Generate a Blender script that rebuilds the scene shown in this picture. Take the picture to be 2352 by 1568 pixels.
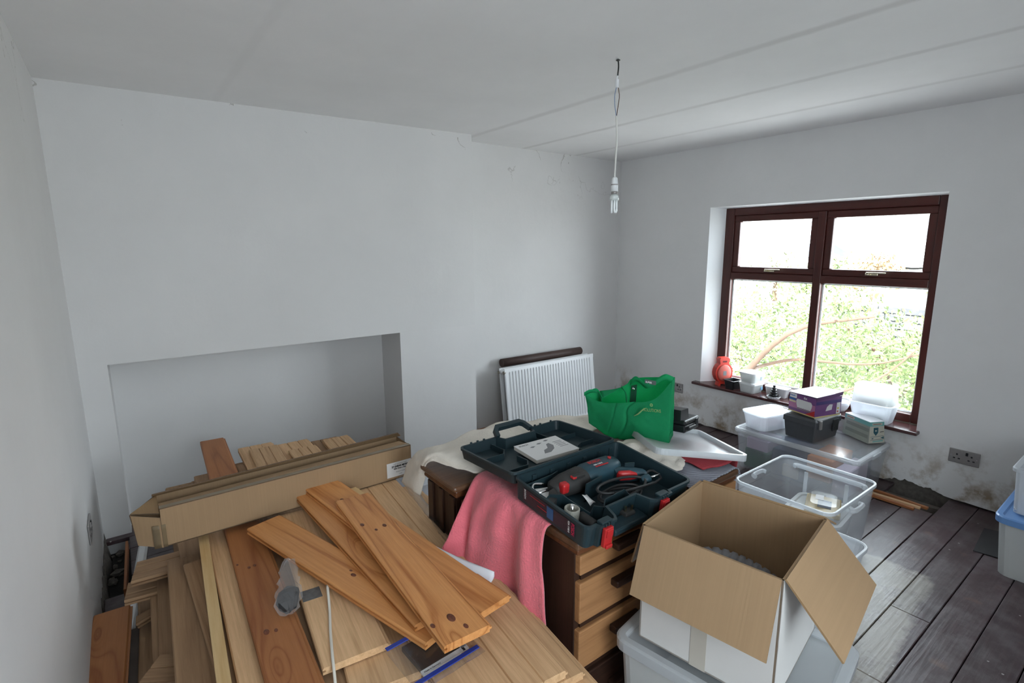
import bpy, bmesh, math, random
from mathutils import Vector, Matrix, Euler, noise

# ------------------------------------------------------------------ scene, camera, light
for o in list(bpy.data.objects):
    bpy.data.objects.remove(o, do_unlink=True)
SC = bpy.context.scene
COL = SC.collection
PI = math.pi
R = math.radians

CAM_H = 1.63
FPX = 1202.5                       # focal length in pixels of the 2352 wide frame
YAW, PITCH, ROLL = R(36.777), R(10.331), R(-0.333)
FWD = Vector((math.sin(YAW) * math.cos(PITCH), math.cos(YAW) * math.cos(PITCH), -math.sin(PITCH)))
_rt = Vector((math.cos(YAW), -math.sin(YAW), 0))
_up = _rt.cross(FWD)
RT = _rt * math.cos(ROLL) + _up * math.sin(ROLL)
UP = -_rt * math.sin(ROLL) + _up * math.cos(ROLL)
cam_data = bpy.data.cameras.new('camera')
cam_data.sensor_width = 36
cam_data.lens = FPX / 2352 * 36
cam_data.clip_start = 0.02
cam_data.clip_end = 400
cam = bpy.data.objects.new('camera', cam_data)
COL.objects.link(cam)
mw = Matrix((RT, UP, -FWD)).transposed().to_4x4()
mw.translation = (0, 0, CAM_H)
cam.matrix_world = mw
SC.camera = cam

SC.view_settings.view_transform = 'Standard'
SC.view_settings.look = 'None'
SC.view_settings.gamma = 1
SC.view_settings.use_curve_mapping = False
SC.view_settings.exposure = 0.28

world = bpy.data.worlds.new('sky')
SC.world = world
world.use_nodes = True
bg = world.node_tree.nodes['Background']
bg.inputs[0].default_value = (0.83, 0.91, 1.0, 1)
bg.inputs[1].default_value = 12.5

sun_d = bpy.data.lights.new('sun', 'SUN')
sun_d.energy = 22
sun_d.angle = R(6)
sun_d.color = (1, 0.97, 0.93)
sun = bpy.data.objects.new('sun', sun_d)
COL.objects.link(sun)
sun.rotation_euler = Vector((0.62, 0.28, -0.73)).to_track_quat('-Z', 'Y').to_euler()

def portal(loc, rot, sx, sy):
    d = bpy.data.lights.new('window_portal', 'AREA')
    d.shape = 'RECTANGLE'; d.size = sx; d.size_y = sy
    d.cycles.is_portal = True
    o = bpy.data.objects.new('window_portal', d)
    COL.objects.link(o); o.location = loc; o.rotation_euler = rot
portal((4.40, 1.87, 1.18), (0, R(90), 0), 1.6, 1.7)
portal((0.45, -1.28, 1.475), (R(90), 0, 0), 1.2, 1.55)

# ------------------------------------------------------------------ helpers
def spot(px, py, z):
    """point at height z that the photograph shows at pixel px, py"""
    d = FWD + RT * ((px - 1176) / FPX) - UP * ((py - 784) / FPX)
    return Vector((0, 0, CAM_H)) + d * ((z - CAM_H) / d.z)
def spoty(px, py, y):
    d = FWD + RT * ((px - 1176) / FPX) - UP * ((py - 784) / FPX)
    return Vector((0, 0, CAM_H)) + d * (y / d.y)
def spotx(px, py, x):
    d = FWD + RT * ((px - 1176) / FPX) - UP * ((py - 784) / FPX)
    return Vector((0, 0, CAM_H)) + d * (x / d.x)

def link(name, mesh, mat=None, parent=None):
    o = bpy.data.objects.new(name, mesh)
    COL.objects.link(o)
    if mat is not None and not mesh.materials:
        for m in (mat if isinstance(mat, (list, tuple)) else [mat]):
            mesh.materials.append(m)
    if parent is not None:
        o.parent = parent
    return o
def obj(name, bm, mat=None, parent=None, smooth=None):
    me = bpy.data.meshes.new(name)
    bm.normal_update()
    bm.to_mesh(me); bm.free()
    if smooth is not None:
        for p in me.polygons:
            p.use_smooth = True
        if smooth < 180:
            try:
                me.set_sharp_from_angle(angle=R(smooth))
            except Exception:
                pass
    return link(name, me, mat, parent)
def tag(o, label=None, cat=None, group=None, kind=None):
    if label: o['label'] = label
    if cat: o['category'] = cat
    if group: o['group'] = group
    if kind: o['kind'] = kind
    return o
def thing(name, label, cat, loc=(0, 0, 0), rot=(0, 0, 0), group=None):
    o = bpy.data.objects.new(name, None)
    o.empty_display_size = 0.05
    COL.objects.link(o)
    o.location = loc
    o.rotation_euler = rot if isinstance(rot, (tuple, list, Euler)) else (0, 0, rot)
    return tag(o, label, cat, group)
def struct(name, bm, mat, parent=None, smooth=None):
    o = obj(name, bm, mat, parent, smooth)
    if parent is None:
        o['kind'] = 'structure'
    return o
def B():
    return bmesh.new()
def box(bm, lo, hi, bev=0.0, mi=0, M=None, seg=2):
    v = []
    for z in (lo[2], hi[2]):
        for y in (lo[1], hi[1]):
            for x in (lo[0], hi[0]):
                v.append(bm.verts.new((x, y, z)))
    fs = [bm.faces.new([v[i] for i in q]) for q in ((0, 2, 3, 1), (4, 5, 7, 6), (0, 1, 5, 4), (2, 6, 7, 3), (0, 4, 6, 2), (1, 3, 7, 5))]
    for f in fs: f.material_index = mi
    if M is not None:
        bmesh.ops.transform(bm, matrix=M, verts=v)
    if bev > 0:
        es = list({e for f in fs for e in f.edges})
        r = bmesh.ops.bevel(bm, geom=es, offset=bev, segments=seg, affect='EDGES', profile=0.5)
        for f in r['faces']: f.material_index = mi
    return fs
def cbox(bm, c, s, bev=0.0, mi=0, M=None):
    return box(bm, [c[i] - s[i] / 2 for i in range(3)], [c[i] + s[i] / 2 for i in range(3)], bev, mi, M)
def poly_prism(bm, pts, axis, a, b, mi=0, M=None):
    """extrude a 2-D outline along an axis: 'x' -> pts are (y,z), 'y' -> (x,z), 'z' -> (x,y)"""
    def mk(p, t):
        return {'x': (t, p[0], p[1]), 'y': (p[0], t, p[1]), 'z': (p[0], p[1], t)}[axis]
    A = [bm.verts.new(mk(p, a)) for p in pts]
    C = [bm.verts.new(mk(p, b)) for p in pts]
    fs = [bm.faces.new(A[::-1]), bm.faces.new(C)]
    n = len(pts)
    for i in range(n):
        fs.append(bm.faces.new((A[i], A[(i + 1) % n], C[(i + 1) % n], C[i])))
    for f in fs: f.material_index = mi
    if M is not None:
        bmesh.ops.transform(bm, matrix=M, verts=A + C)
    bmesh.ops.recalc_face_normals(bm, faces=fs)
    return fs
def crm(p0, p1, p2, p3, t):
    return 0.5 * ((2 * p1) + (p2 - p0) * t + (2 * p0 - 5 * p1 + 4 * p2 - p3) * t * t + (3 * p1 - p0 - 3 * p2 + p3) * t ** 3)
def spline(pts, n):
    pts = [Vector(p) for p in pts]
    if len(pts) == 2:
        return [pts[0].lerp(pts[1], i / n) for i in range(n + 1)]
    out = []
    m = len(pts) - 1
    for i in range(n + 1):
        u = i / n * m
        k = min(int(u), m - 1)
        t = u - k
        a = pts[k - 1] if k > 0 else pts[k] * 2 - pts[k + 1]
        d = pts[k + 2] if k + 2 <= m else pts[k + 1] * 2 - pts[k]
        out.append(crm(a, pts[k], pts[k + 1], d, t))
    return out
def tube(bm, pts, rad, seg=8, mi=0, cap=True, closed=False):
    pts = [Vector(p) for p in pts]
    n = len(pts)
    rings = []
    prev = None
    for i, p in enumerate(pts):
        if closed:
            d = pts[(i + 1) % n] - pts[i - 1]
        else:
            d = pts[min(i + 1, n - 1)] - pts[max(i - 1, 0)]
        d.normalize()
        if prev is None:
            a = Vector((0, 0, 1)) if abs(d.z) < 0.9 else Vector((1, 0, 0))
            u = d.cross(a).normalized()
        else:
            u = (prev - d * prev.dot(d)).normalized()
        prev = u
        w = d.cross(u)
        r = rad[i] if isinstance(rad, (list, tuple)) else rad
        rings.append([bm.verts.new(p + (u * math.cos(2 * PI * k / seg) + w * math.sin(2 * PI * k / seg)) * r) for k in range(seg)])
    for i in range(n if closed else n - 1):
        A, C = rings[i], rings[(i + 1) % n]
        for k in range(seg):
            f = bm.faces.new((A[k], A[(k + 1) % seg], C[(k + 1) % seg], C[k])); f.material_index = mi; f.smooth = True
    if cap and not closed:
        bm.faces.new(rings[0][::-1]).material_index = mi
        bm.faces.new(rings[-1]).material_index = mi
def lathe(bm, prof, seg=24, c=(0, 0, 0), mi=0, M=None, cap=True):
    rings = []
    for r, z in prof:
        rings.append([bm.verts.new((c[0] + r * math.cos(2 * PI * k / seg), c[1] + r * math.sin(2 * PI * k / seg), c[2] + z)) for k in range(seg)])
    for i in range(len(rings) - 1):
        for k in range(seg):
            f = bm.faces.new((rings[i][k], rings[i][(k + 1) % seg], rings[i + 1][(k + 1) % seg], rings[i + 1][k])); f.material_index = mi; f.smooth = True
    if cap:
        for ring, rev in ((rings[0], True), (rings[-1], False)):
            f = bm.faces.new(ring[::-1] if rev else ring); f.material_index = mi
    if M is not None:
        bmesh.ops.transform(bm, matrix=M, verts=[v for r in rings for v in r])
def grid_surf(bm, rows, mi=0, smooth=True):
    V = [[bm.verts.new(p) for p in r] for r in rows]
    for i in range(len(V) - 1):
        for j in range(len(V[0]) - 1):
            f = bm.faces.new((V[i][j], V[i][j + 1], V[i + 1][j + 1], V[i + 1][j])); f.material_index = mi; f.smooth = smooth
    return V
def patch(ctrl, nu, nv, fn=None):
    """smooth surface through a grid of control points; fn(p,u,v) may displace"""
    rows = [spline(r, nv) for r in ctrl]
    cols = []
    for j in range(nv + 1):
        cols.append(spline([r[j] for r in rows], nu))
    out = []
    for i in range(nu + 1):
        row = []
        for j in range(nv + 1):
            p = cols[j][i]
            if fn: p = fn(p, i / nu, j / nv)
            row.append(p)
        out.append(row)
    return out
def solidify(o, t, off=1):
    m = o.modifiers.new('thickness', 'SOLIDIFY'); m.thickness = t; m.offset = off
    return o
def subsurf(o, l=1):
    m = o.modifiers.new('smooth', 'SUBSURF'); m.levels = l; m.render_levels = l
    return o
def n3(p, s=1.0):
    return noise.noise(Vector(p) * s)
def rrect(w, d, r, seg=4, cx=0, cy=0):
    """rounded rectangle outline, counter-clockwise"""
    out = []
    for (sx, sy, a0) in ((1, 1, 0), (-1, 1, 90), (-1, -1, 180), (1, -1, 270)):
        for k in range(seg + 1):
            a = R(a0 + 90 * k / seg)
            out.append((cx + sx * (w / 2 - r) + r * math.cos(a), cy + sy * (d / 2 - r) + r * math.sin(a)))
    return out
def loft(bm, loops, mi=0, cap0=True, cap1=True, smooth=False, close=False):
    V = [[bm.verts.new(p) for p in l] for l in loops]
    n = len(V[0])
    m = len(V)
    for i in range(m if close else m - 1):
        A, C = V[i], V[(i + 1) % m]
        for k in range(n):
            f = bm.faces.new((A[k], A[(k + 1) % n], C[(k + 1) % n], C[k])); f.material_index = mi; f.smooth = smooth
    if not close:
        if cap0: bm.faces.new(V[0][::-1]).material_index = mi
        if cap1: bm.faces.new(V[-1]).material_index = mi
    return V
def tub(bm, w0, d0, w1, d1, h, t, r, z0=0, mi=0, rim=0.0, rimh=0.006, seg=4):
    """open plastic tub: outside wall, inside wall, floor, optional turned-out rim"""
    def lp(w, d, z, rr): return [(x, y, z) for x, y in rrect(w, d, max(rr, 0.002), seg)]
    L = [lp(w0, d0, z0, r)]
    L.append(lp(w1, d1, z0 + h - (rimh if rim else 0), r))
    if rim:
        L += [lp(w1 + 2 * rim, d1 + 2 * rim, z0 + h - rimh, r + rim), lp(w1 + 2 * rim, d1 + 2 * rim, z0 + h, r + rim)]
    else:
        L.append(lp(w1, d1, z0 + h, r))
    L += [lp(w1 - 2 * t, d1 - 2 * t, z0 + h, r - t), lp(w0 - 2 * t, d0 - 2 * t, z0 + t, r - t)]
    loft(bm, L, mi, True, True)

# ------------------------------------------------------------------ materials
MATS = {}
def nodes_of(m):
    m.use_nodes = True
    nt = m.node_tree
    return nt, nt.nodes['Principled BSDF']
def mat(name, col, rough=0.6, spec=0.5, metal=0.0, noise_amt=0.0, noise_scale=20, bump=0.0, bump_scale=80, trans=0.0, alpha=1.0, sheen=0.0, emis=None, coat=0.0):
    if name in MATS: return MATS[name]
    m = bpy.data.materials.new(name)
    nt, p = nodes_of(m)
    p.inputs['Base Color'].default_value = (*col, 1)
    p.inputs['Roughness'].default_value = rough
    p.inputs['Specular IOR Level'].default_value = spec
    p.inputs['Metallic'].default_value = metal
    p.inputs['Transmission Weight'].default_value = trans
    p.inputs['Alpha'].default_value = alpha
    p.inputs['Sheen Weight'].default_value = sheen
    p.inputs['Coat Weight'].default_value = coat
    N = nt.nodes; L = nt.links
    if noise_amt or bump:
        tc = N.new('ShaderNodeTexCoord')
        if noise_amt:
            nz = N.new('ShaderNodeTexNoise'); nz.inputs['Scale'].default_value = noise_scale; nz.inputs['Detail'].default_value = 5
            L.new(tc.outputs['Object'], nz.inputs['Vector'])
            mx = N.new('ShaderNodeMix'); mx.data_type = 'RGBA'
            mx.inputs[6].default_value = (*[c * (1 - noise_amt) for c in col], 1)
            mx.inputs[7].default_value = (*[min(1, c * (1 + noise_amt)) for c in col], 1)
            L.new(nz.outputs[0], mx.inputs[0]); L.new(mx.outputs[2], p.inputs['Base Color'])
        if bump:
            nb = N.new('ShaderNodeTexNoise'); nb.inputs['Scale'].default_value = bump_scale; nb.inputs['Detail'].default_value = 4
            L.new(tc.outputs['Object'], nb.inputs['Vector'])
            bp = N.new('ShaderNodeBump'); bp.inputs['Strength'].default_value = bump; bp.inputs['Distance'].default_value = 0.01
            L.new(nb.outputs[0], bp.inputs['Height']); L.new(bp.outputs[0], p.inputs['Normal'])
    MATS[name] = m
    return m
def ramp(nt, stops):
    r = nt.nodes.new('ShaderNodeValToRGB')
    els = r.color_ramp.elements
    while len(els) < len(stops): els.new(0.5)
    for e, (pos, c) in zip(els, stops):
        e.position = pos; e.color = (*c, 1) if len(c) == 3 else c
    return r
def math_node(nt, op, a=None, b=None, c=None, clamp=False):
    n = nt.nodes.new('ShaderNodeMath'); n.operation = op; n.use_clamp = clamp
    for i, v in enumerate((a, b, c)):
        if v is None: continue
        if isinstance(v, (int, float)): n.inputs[i].default_value = v
        else: nt.links.new(v, n.inputs[i])
    return n.outputs[0]
def mixc(nt, fac, a, b):
    n = nt.nodes.new('ShaderNodeMix'); n.data_type = 'RGBA'
    for i, v in ((0, fac), (6, a), (7, b)):
        if isinstance(v, (int, float)): n.inputs[i].default_value = v
        elif isinstance(v, (tuple, list)): n.inputs[i].default_value = (*v, 1)
        else: nt.links.new(v, n.inputs[i])
    return n.outputs[2]

def plaster(name, col, stains=None, cracks=False, bands=None, bump=0.25):
    """hand-floated plaster; object coordinates equal room coordinates"""
    m = bpy.data.materials.new(name)
    nt, p = nodes_of(m)
    N, L = nt.nodes, nt.links
    tc = N.new('ShaderNodeTexCoord')
    n1 = N.new('ShaderNodeTexNoise'); n1.inputs['Scale'].default_value = 1.6; n1.inputs['Detail'].default_value = 6; n1.inputs['Roughness'].default_value = 0.6
    n2 = N.new('ShaderNodeTexNoise'); n2.inputs['Scale'].default_value = 9; n2.inputs['Detail'].default_value = 8
    for n in (n1, n2): L.new(tc.outputs['Object'], n.inputs['Vector'])
    c = mixc(nt, n1.outputs[0], [v * 0.90 for v in col], [min(1, v * 1.07) for v in col])
    f2 = math_node(nt, 'MULTIPLY', n2.outputs[0], 0.35)
    c = mixc(nt, f2, c, [v * 0.93 for v in col])
    sep = N.new('ShaderNodeSeparateXYZ'); L.new(tc.outputs['Object'], sep.inputs[0])
    if stains:
        # damp, browned plaster low on the wall with a broken upper edge
        zmax, zsoft, scol, lo, hi = stains
        n3_ = N.new('ShaderNodeTexNoise'); n3_.inputs['Scale'].default_value = 6; n3_.inputs['Detail'].default_value = 7; n3_.inputs['Roughness'].default_value = 0.65
        L.new(tc.outputs['Object'], n3_.inputs['Vector'])
        hgt = math_node(nt, 'DIVIDE', math_node(nt, 'SUBTRACT', zmax, sep.outputs[2]), zsoft, clamp=True)
        thr = math_node(nt, 'MULTIPLY', math_node(nt, 'SUBTRACT', n3_.outputs[0], lo), 1 / (hi - lo), clamp=True)
        fac = math_node(nt, 'MULTIPLY', hgt, thr)
        c = mixc(nt, fac, c, scol)
    if bands:
        for bx_, bw, amt in bands:
            d = math_node(nt, 'ABSOLUTE', math_node(nt, 'SUBTRACT', sep.outputs[0], bx_))
            wob = math_node(nt, 'MULTIPLY', n2.outputs[0], bw * 0.5)
            f = math_node(nt, 'SUBTRACT', 1.0, math_node(nt, 'DIVIDE', math_node(nt, 'SUBTRACT', d, wob), bw * 0.5, clamp=True), clamp=True)
            yy = math_node(nt, 'MULTIPLY', f, math_node(nt, 'MULTIPLY', n1.outputs[0], amt * 1.8))
            c = mixc(nt, yy, c, (0.36, 0.33, 0.31))
    if cracks:
        v = N.new('ShaderNodeTexVoronoi'); v.feature = 'DISTANCE_TO_EDGE'; v.inputs['Scale'].default_value = 2.3
        wv = N.new('ShaderNodeTexNoise'); wv.inputs['Scale'].default_value = 7; wv.inputs['Detail'].default_value = 4
        L.new(tc.outputs['Object'], wv.inputs['Vector'])
        mxv = N.new('ShaderNodeMix'); mxv.data_type = 'VECTOR'; mxv.inputs[0].default_value = 0.25
        L.new(tc.outputs['Object'], mxv.inputs[4]); L.new(wv.outputs[1], mxv.inputs[5]); L.new(mxv.outputs[1], v.inputs['Vector'])
        line = math_node(nt, 'LESS_THAN', v.outputs[0], 0.006)
        zf = math_node(nt, 'MULTIPLY', math_node(nt, 'SUBTRACT', sep.outputs[2], 2.0), 2.2, clamp=True)
        brk = math_node(nt, 'GREATER_THAN', n1.outputs[0], 0.5)
        f = math_node(nt, 'MULTIPLY', math_node(nt, 'MULTIPLY', line, zf), math_node(nt, 'MULTIPLY', brk, 0.55))
        c = mixc(nt, f, c, (0.25, 0.22, 0.19))
    L.new(c, p.inputs['Base Color'])
    p.inputs['Roughness'].default_value = 0.85
    p.inputs['Specular IOR Level'].default_value = 0.2
    nb = N.new('ShaderNodeTexNoise'); nb.inputs['Scale'].default_value = 4; nb.inputs['Detail'].default_value = 9; nb.inputs['Roughness'].default_value = 0.55
    L.new(tc.outputs['Object'], nb.inputs['Vector'])
    bp = N.new('ShaderNodeBump'); bp.inputs['Strength'].default_value = bump; bp.inputs['Distance'].default_value = 0.02
    L.new(nb.outputs[0], bp.inputs['Height']); L.new(bp.outputs[0], p.inputs['Normal'])
    return m

def wood(name, dark, light, scale=1.0, knots=0.0, rough=0.55, ring=0.6, bump=0.12, knot_col=(0.09, 0.03, 0.015), var=0.12, spec=0.35):
    """long-grained timber; the grain runs along local X, each object gets its own cut"""
    m = bpy.data.materials.new(name)
    nt, p = nodes_of(m)
    N, L = nt.nodes, nt.links
    tc = N.new('ShaderNodeTexCoord'); oi = N.new('ShaderNodeObjectInfo')
    off = N.new('ShaderNodeCombineXYZ')
    L.new(math_node(nt, 'MULTIPLY', oi.outputs['Random'], 37.0), off.inputs[0])
    L.new(math_node(nt, 'MULTIPLY', oi.outputs['Random'], 11.0), off.inputs[1])
    L.new(math_node(nt, 'MULTIPLY', oi.outputs['Random'], 5.0), off.inputs[2])
    add = N.new('ShaderNodeVectorMath'); add.operation = 'ADD'
    L.new(tc.outputs['Object'], add.inputs[0]); L.new(off.outputs[0], add.inputs[1])
    mp = N.new('ShaderNodeMapping'); mp.inputs['Scale'].default_value = (0.42 * scale, 9 * scale, 9 * scale)
    L.new(add.outputs[0], mp.inputs['Vector'])
    vec = mp.outputs[0]
    if knots:
        mk = N.new('ShaderNodeMapping'); mk.inputs['Scale'].default_value = (3.0, 11, 3)
        L.new(add.outputs[0], mk.inputs['Vector'])
        vk = N.new('ShaderNodeTexVoronoi'); vk.inputs['Scale'].default_value = knots; vk.inputs['Randomness'].default_value = 1
        L.new(mk.outputs[0], vk.inputs['Vector'])
        near = math_node(nt, 'SUBTRACT', 1.0, math_node(nt, 'MULTIPLY', vk.outputs['Distance'], 2.0), clamp=True)
        near = math_node(nt, 'POWER', near, 3.0)
        bend = N.new('ShaderNodeCombineXYZ'); L.new(math_node(nt, 'MULTIPLY', near, 1.2), bend.inputs[1]); L.new(math_node(nt, 'MULTIPLY', near, 0.6), bend.inputs[2])
        a2 = N.new('ShaderNodeVectorMath'); a2.operation = 'ADD'
        L.new(vec, a2.inputs[0]); L.new(bend.outputs[0], a2.inputs[1]); vec = a2.outputs[0]
    big = N.new('ShaderNodeTexNoise'); big.inputs['Scale'].default_value = 0.8; big.inputs['Detail'].default_value = 3; big.inputs['Distortion'].default_value = 0.5
    L.new(vec, big.inputs['Vector'])
    rings = math_node(nt, 'PINGPONG', math_node(nt, 'MULTIPLY', big.outputs[0], 16.0), 1.0)
    rr = math_node(nt, 'POWER', rings, 3.0)
    fine = N.new('ShaderNodeTexNoise'); fine.inputs['Scale'].default_value = 5; fine.inputs['Detail'].default_value = 6; fine.inputs['Roughness'].default_value = 0.7
    mf = N.new('ShaderNodeMapping'); mf.inputs['Scale'].default_value = (1.1, 26, 26)
    L.new(add.outputs[0], mf.inputs['Vector']); L.new(mf.outputs[0], fine.inputs['Vector'])
    f = math_node(nt, 'ADD', math_node(nt, 'MULTIPLY', rr, ring), math_node(nt, 'MULTIPLY', fine.outputs[0], 1 - ring * 0.5))
    f = math_node(nt, 'MULTIPLY', math_node(nt, 'SUBTRACT', f, 0.22), 1.5, clamp=True)
    c = mixc(nt, f, light, dark)
    if knots:
        kf = math_node(nt, 'LESS_THAN', vk.outputs['Distance'], 0.07)
        sel = N.new('ShaderNodeSeparateColor'); L.new(vk.outputs['Color'], sel.inputs[0])
        kf = math_node(nt, 'MULTIPLY', kf, math_node(nt, 'GREATER_THAN', sel.outputs[0], 0.45))
        c = mixc(nt, math_node(nt, 'MULTIPLY', kf, 0.12), c, knot_col)
    hsv = N.new('ShaderNodeHueSaturation')
    L.new(math_node(nt, 'ADD', 1 - var, math_node(nt, 'MULTIPLY', oi.outputs['Random'], 2 * var)), hsv.inputs['Value'])
    L.new(c, hsv.inputs['Color']); L.new(hsv.outputs[0], p.inputs['Base Color'])
    p.inputs['Roughness'].default_value = rough; p.inputs['Specular IOR Level'].default_value = spec
    bp = N.new('ShaderNodeBump'); bp.inputs['Strength'].default_value = bump; bp.inputs['Distance'].default_value = 0.004
    L.new(fine.outputs[0], bp.inputs['Height']); L.new(bp.outputs[0], p.inputs['Normal'])
    MATS[name] = m
    return m

def schlick(nt):
    lw = nt.nodes.new('ShaderNodeLayerWeight'); lw.inputs[0].default_value = 0.5
    return math_node(nt, 'ADD', 0.03, math_node(nt, 'MULTIPLY', math_node(nt, 'POWER', lw.outputs['Facing'], 5.0), 0.7))

def clear_plastic(name, col=(0.9, 0.92, 0.95), mixf=0.5, rough=0.25):
    """milky see-through polypropylene: part clear, part scattering"""
    m = bpy.data.materials.new(name)
    m.use_nodes = True
    nt = m.node_tree; N, L = nt.nodes, nt.links
    N.remove(N['Principled BSDF'])
    out = N['Material Output']
    tr = N.new('ShaderNodeBsdfTransparent'); tr.inputs[0].default_value = (0.97, 0.98, 0.99, 1)
    df = N.new('ShaderNodeBsdfDiffuse'); df.inputs[0].default_value = (*col, 1)
    tl = N.new('ShaderNodeBsdfTranslucent'); tl.inputs[0].default_value = (*col, 1)
    gl = N.new('ShaderNodeBsdfGlossy'); gl.inputs['Roughness'].default_value = rough
    m1 = N.new('ShaderNodeMixShader'); m1.inputs[0].default_value = 0.5
    L.new(df.outputs[0], m1.inputs[1]); L.new(tl.outputs[0], m1.inputs[2])
    m2 = N.new('ShaderNodeMixShader'); m2.inputs[0].default_value = mixf
    L.new(tr.outputs[0], m2.inputs[1]); L.new(m1.outputs[0], m2.inputs[2])
    m3 = N.new('ShaderNodeMixShader'); L.new(schlick(nt), m3.inputs[0])
    L.new(m2.outputs[0], m3.inputs[1]); L.new(gl.outputs[0], m3.inputs[2])
    L.new(m3.outputs[0], out.inputs[0])
    MATS[name] = m
    return m

M_WALL = plaster('plaster_white', (0.71, 0.695, 0.685), cracks=True)
M_WALLW = plaster('plaster_white_damp', (0.80, 0.79, 0.785), stains=(0.42, 0.34, (0.33, 0.255, 0.18), 0.47, 0.64))
M_CEIL = plaster('ceiling_paint', (0.87, 0.855, 0.85), bands=((2.27, 0.05, 0.22), (2.90, 0.045, 0.26), (3.51, 0.045, 0.24), (0.55, 0.04, 0.06)), bump=0.12)
M_REVEAL = mat('reveal_paint', (0.82, 0.83, 0.84), 0.7, bump=0.1, bump_scale=20)
M_RUBBLE = mat('broken_plaster', (0.13, 0.115, 0.10), 0.95, noise_amt=0.6, noise_scale=35, bump=0.6, bump_scale=60)
M_VOID = mat('dark_void', (0.03, 0.027, 0.024), 1.0, noise_amt=0.4, noise_scale=15)
M_FRAME = wood('window_wood', (0.045, 0.009, 0.007), (0.085, 0.018, 0.013), rough=0.32, ring=0.3, var=0.0, spec=0.5)
M_SILL = mat('sill_red_brown', (0.075, 0.028, 0.028), 0.2, noise_amt=0.25, noise_scale=25, bump=0.05)
M_GLASS = None
def glass_mat():
    m = bpy.data.materials.new('window_glass'); m.use_nodes = True
    nt = m.node_tree; N, L = nt.nodes, nt.links
    N.remove(N['Principled BSDF']); out = N['Material Output']
    tr = N.new('ShaderNodeBsdfTransparent'); tr.inputs[0].default_value = (0.96, 0.98, 0.97, 1)
    gl = N.new('ShaderNodeBsdfGlossy'); gl.inputs['Roughness'].default_value = 0.02
    mx = N.new('ShaderNodeMixShader')
    L.new(schlick(nt), mx.inputs[0]); L.new(tr.outputs[0], mx.inputs[1]); L.new(gl.outputs[0], mx.inputs[2]); L.new(mx.outputs[0], out.inputs[0])
    return m
M_GLASS = glass_mat()
M_CLEAR = clear_plastic('clear_plastic', mixf=0.16, rough=0.2)
M_CLEAR2 = clear_plastic('milky_plastic', mixf=0.50, rough=0.3)
M_CLEAR3 = clear_plastic('frosted_plastic', (0.86, 0.87, 0.86), mixf=0.78, rough=0.4)
M_RIM = clear_plastic('plastic_rim', (0.80, 0.82, 0.84), mixf=0.55, rough=0.3)
M_WHITEP = mat('white_plastic', (0.82, 0.83, 0.84), 0.35)
M_FILM = clear_plastic('thin_film', (0.85, 0.84, 0.84), mixf=0.025, rough=0.1)
M_FILM2 = clear_plastic('cloudy_film', (0.80, 0.78, 0.78), mixf=0.17, rough=0.12)
M_METALP = mat('brushed_plate', (0.36, 0.34, 0.33), 0.4, metal=0.6, noise_amt=0.1, noise_scale=60)
M_BLACKP = mat('black_plastic', (0.012, 0.012, 0.014), 0.35)
M_CHROME = mat('chrome', (0.8, 0.8, 0.8), 0.15, metal=1.0)

# ------------------------------------------------------------------ the room
ZC = 2.448
XL, XW = -0.227, 4.14
YC = 3.58
RX0, RX1, RZ, RY = -0.10, 1.635, 1.0, 3.93     # fireplace recess
WY0, WY1, WZ0, WZ1 = 1.05, 2.68, 0.385, 1.945  # window opening
YB = -1.2                                      # wall behind the camera

def chim_y(x, z):
    t = max(0, (z - 1.0) / 1.45)
    return YC - 0.11 * t * max(0, (x + 0.23) / 2.5)
def chim_x(x, z):
    t = max(0, (z - 1.0) / 1.45)
    return x - 0.07 * t * max(0, (x - 1.7) / 0.597)
def wall_grid(bm, xs, zs, yf, skip):
    V = {}
    for i, x in enumerate(xs):
        for k, z in enumerate(zs):
            V[i, k] = bm.verts.new((chim_x(x, z), yf(x, z), z))
    for i in range(len(xs) - 1):
        for k in range(len(zs) - 1):
            if skip and skip(0.5 * (xs[i] + xs[i + 1]), 0.5 * (zs[k] + zs[k + 1])): continue
            f = bm.faces.new((V[i, k], V[i + 1, k], V[i + 1, k + 1], V[i, k + 1])); f.smooth = False

# chimney breast wall with the boarded fireplace recess
bm = B()
xs = [XL - 0.02, RX0, 0.35, 0.8, 1.25, RX1, 2.0, 2.297]
zs = [-0.1, 0.5, RZ, 1.5, 2.0, ZC + 0.02]
wall_grid(bm, xs, zs, chim_y, lambda x, z: RX0 < x < RX1 and z < RZ)
for q in (((RX0, YC, -0.1), (RX0, YC, RZ), (RX0, RY, RZ), (RX0, RY, -0.1)),
          ((RX1, YC, -0.1), (RX1, RY, -0.1), (RX1, RY, RZ), (RX1, YC, RZ)),
          ((RX0, YC, RZ), (RX1, YC, RZ), (RX1, RY, RZ), (RX0, RY, RZ)),
          ((RX0, RY, -0.1), (RX0, RY, RZ), (RX1, RY, RZ), (RX1, RY, -0.1))):
    bm.faces.new([bm.verts.new(p) for p in q])
V = [(chim_x(2.297, z), chim_y(2.297, z), z) for z in zs]
for a, b in zip(V, V[1:]):
    bm.faces.new([bm.verts.new(p) for p in (a, (a[0], 3.9, a[2]), (b[0], 3.9, b[2]), b)])
bmesh.ops.remove_doubles(bm, verts=bm.verts, dist=0.0005)
struct('wall_chimney', bm, M_WALL)

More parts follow.
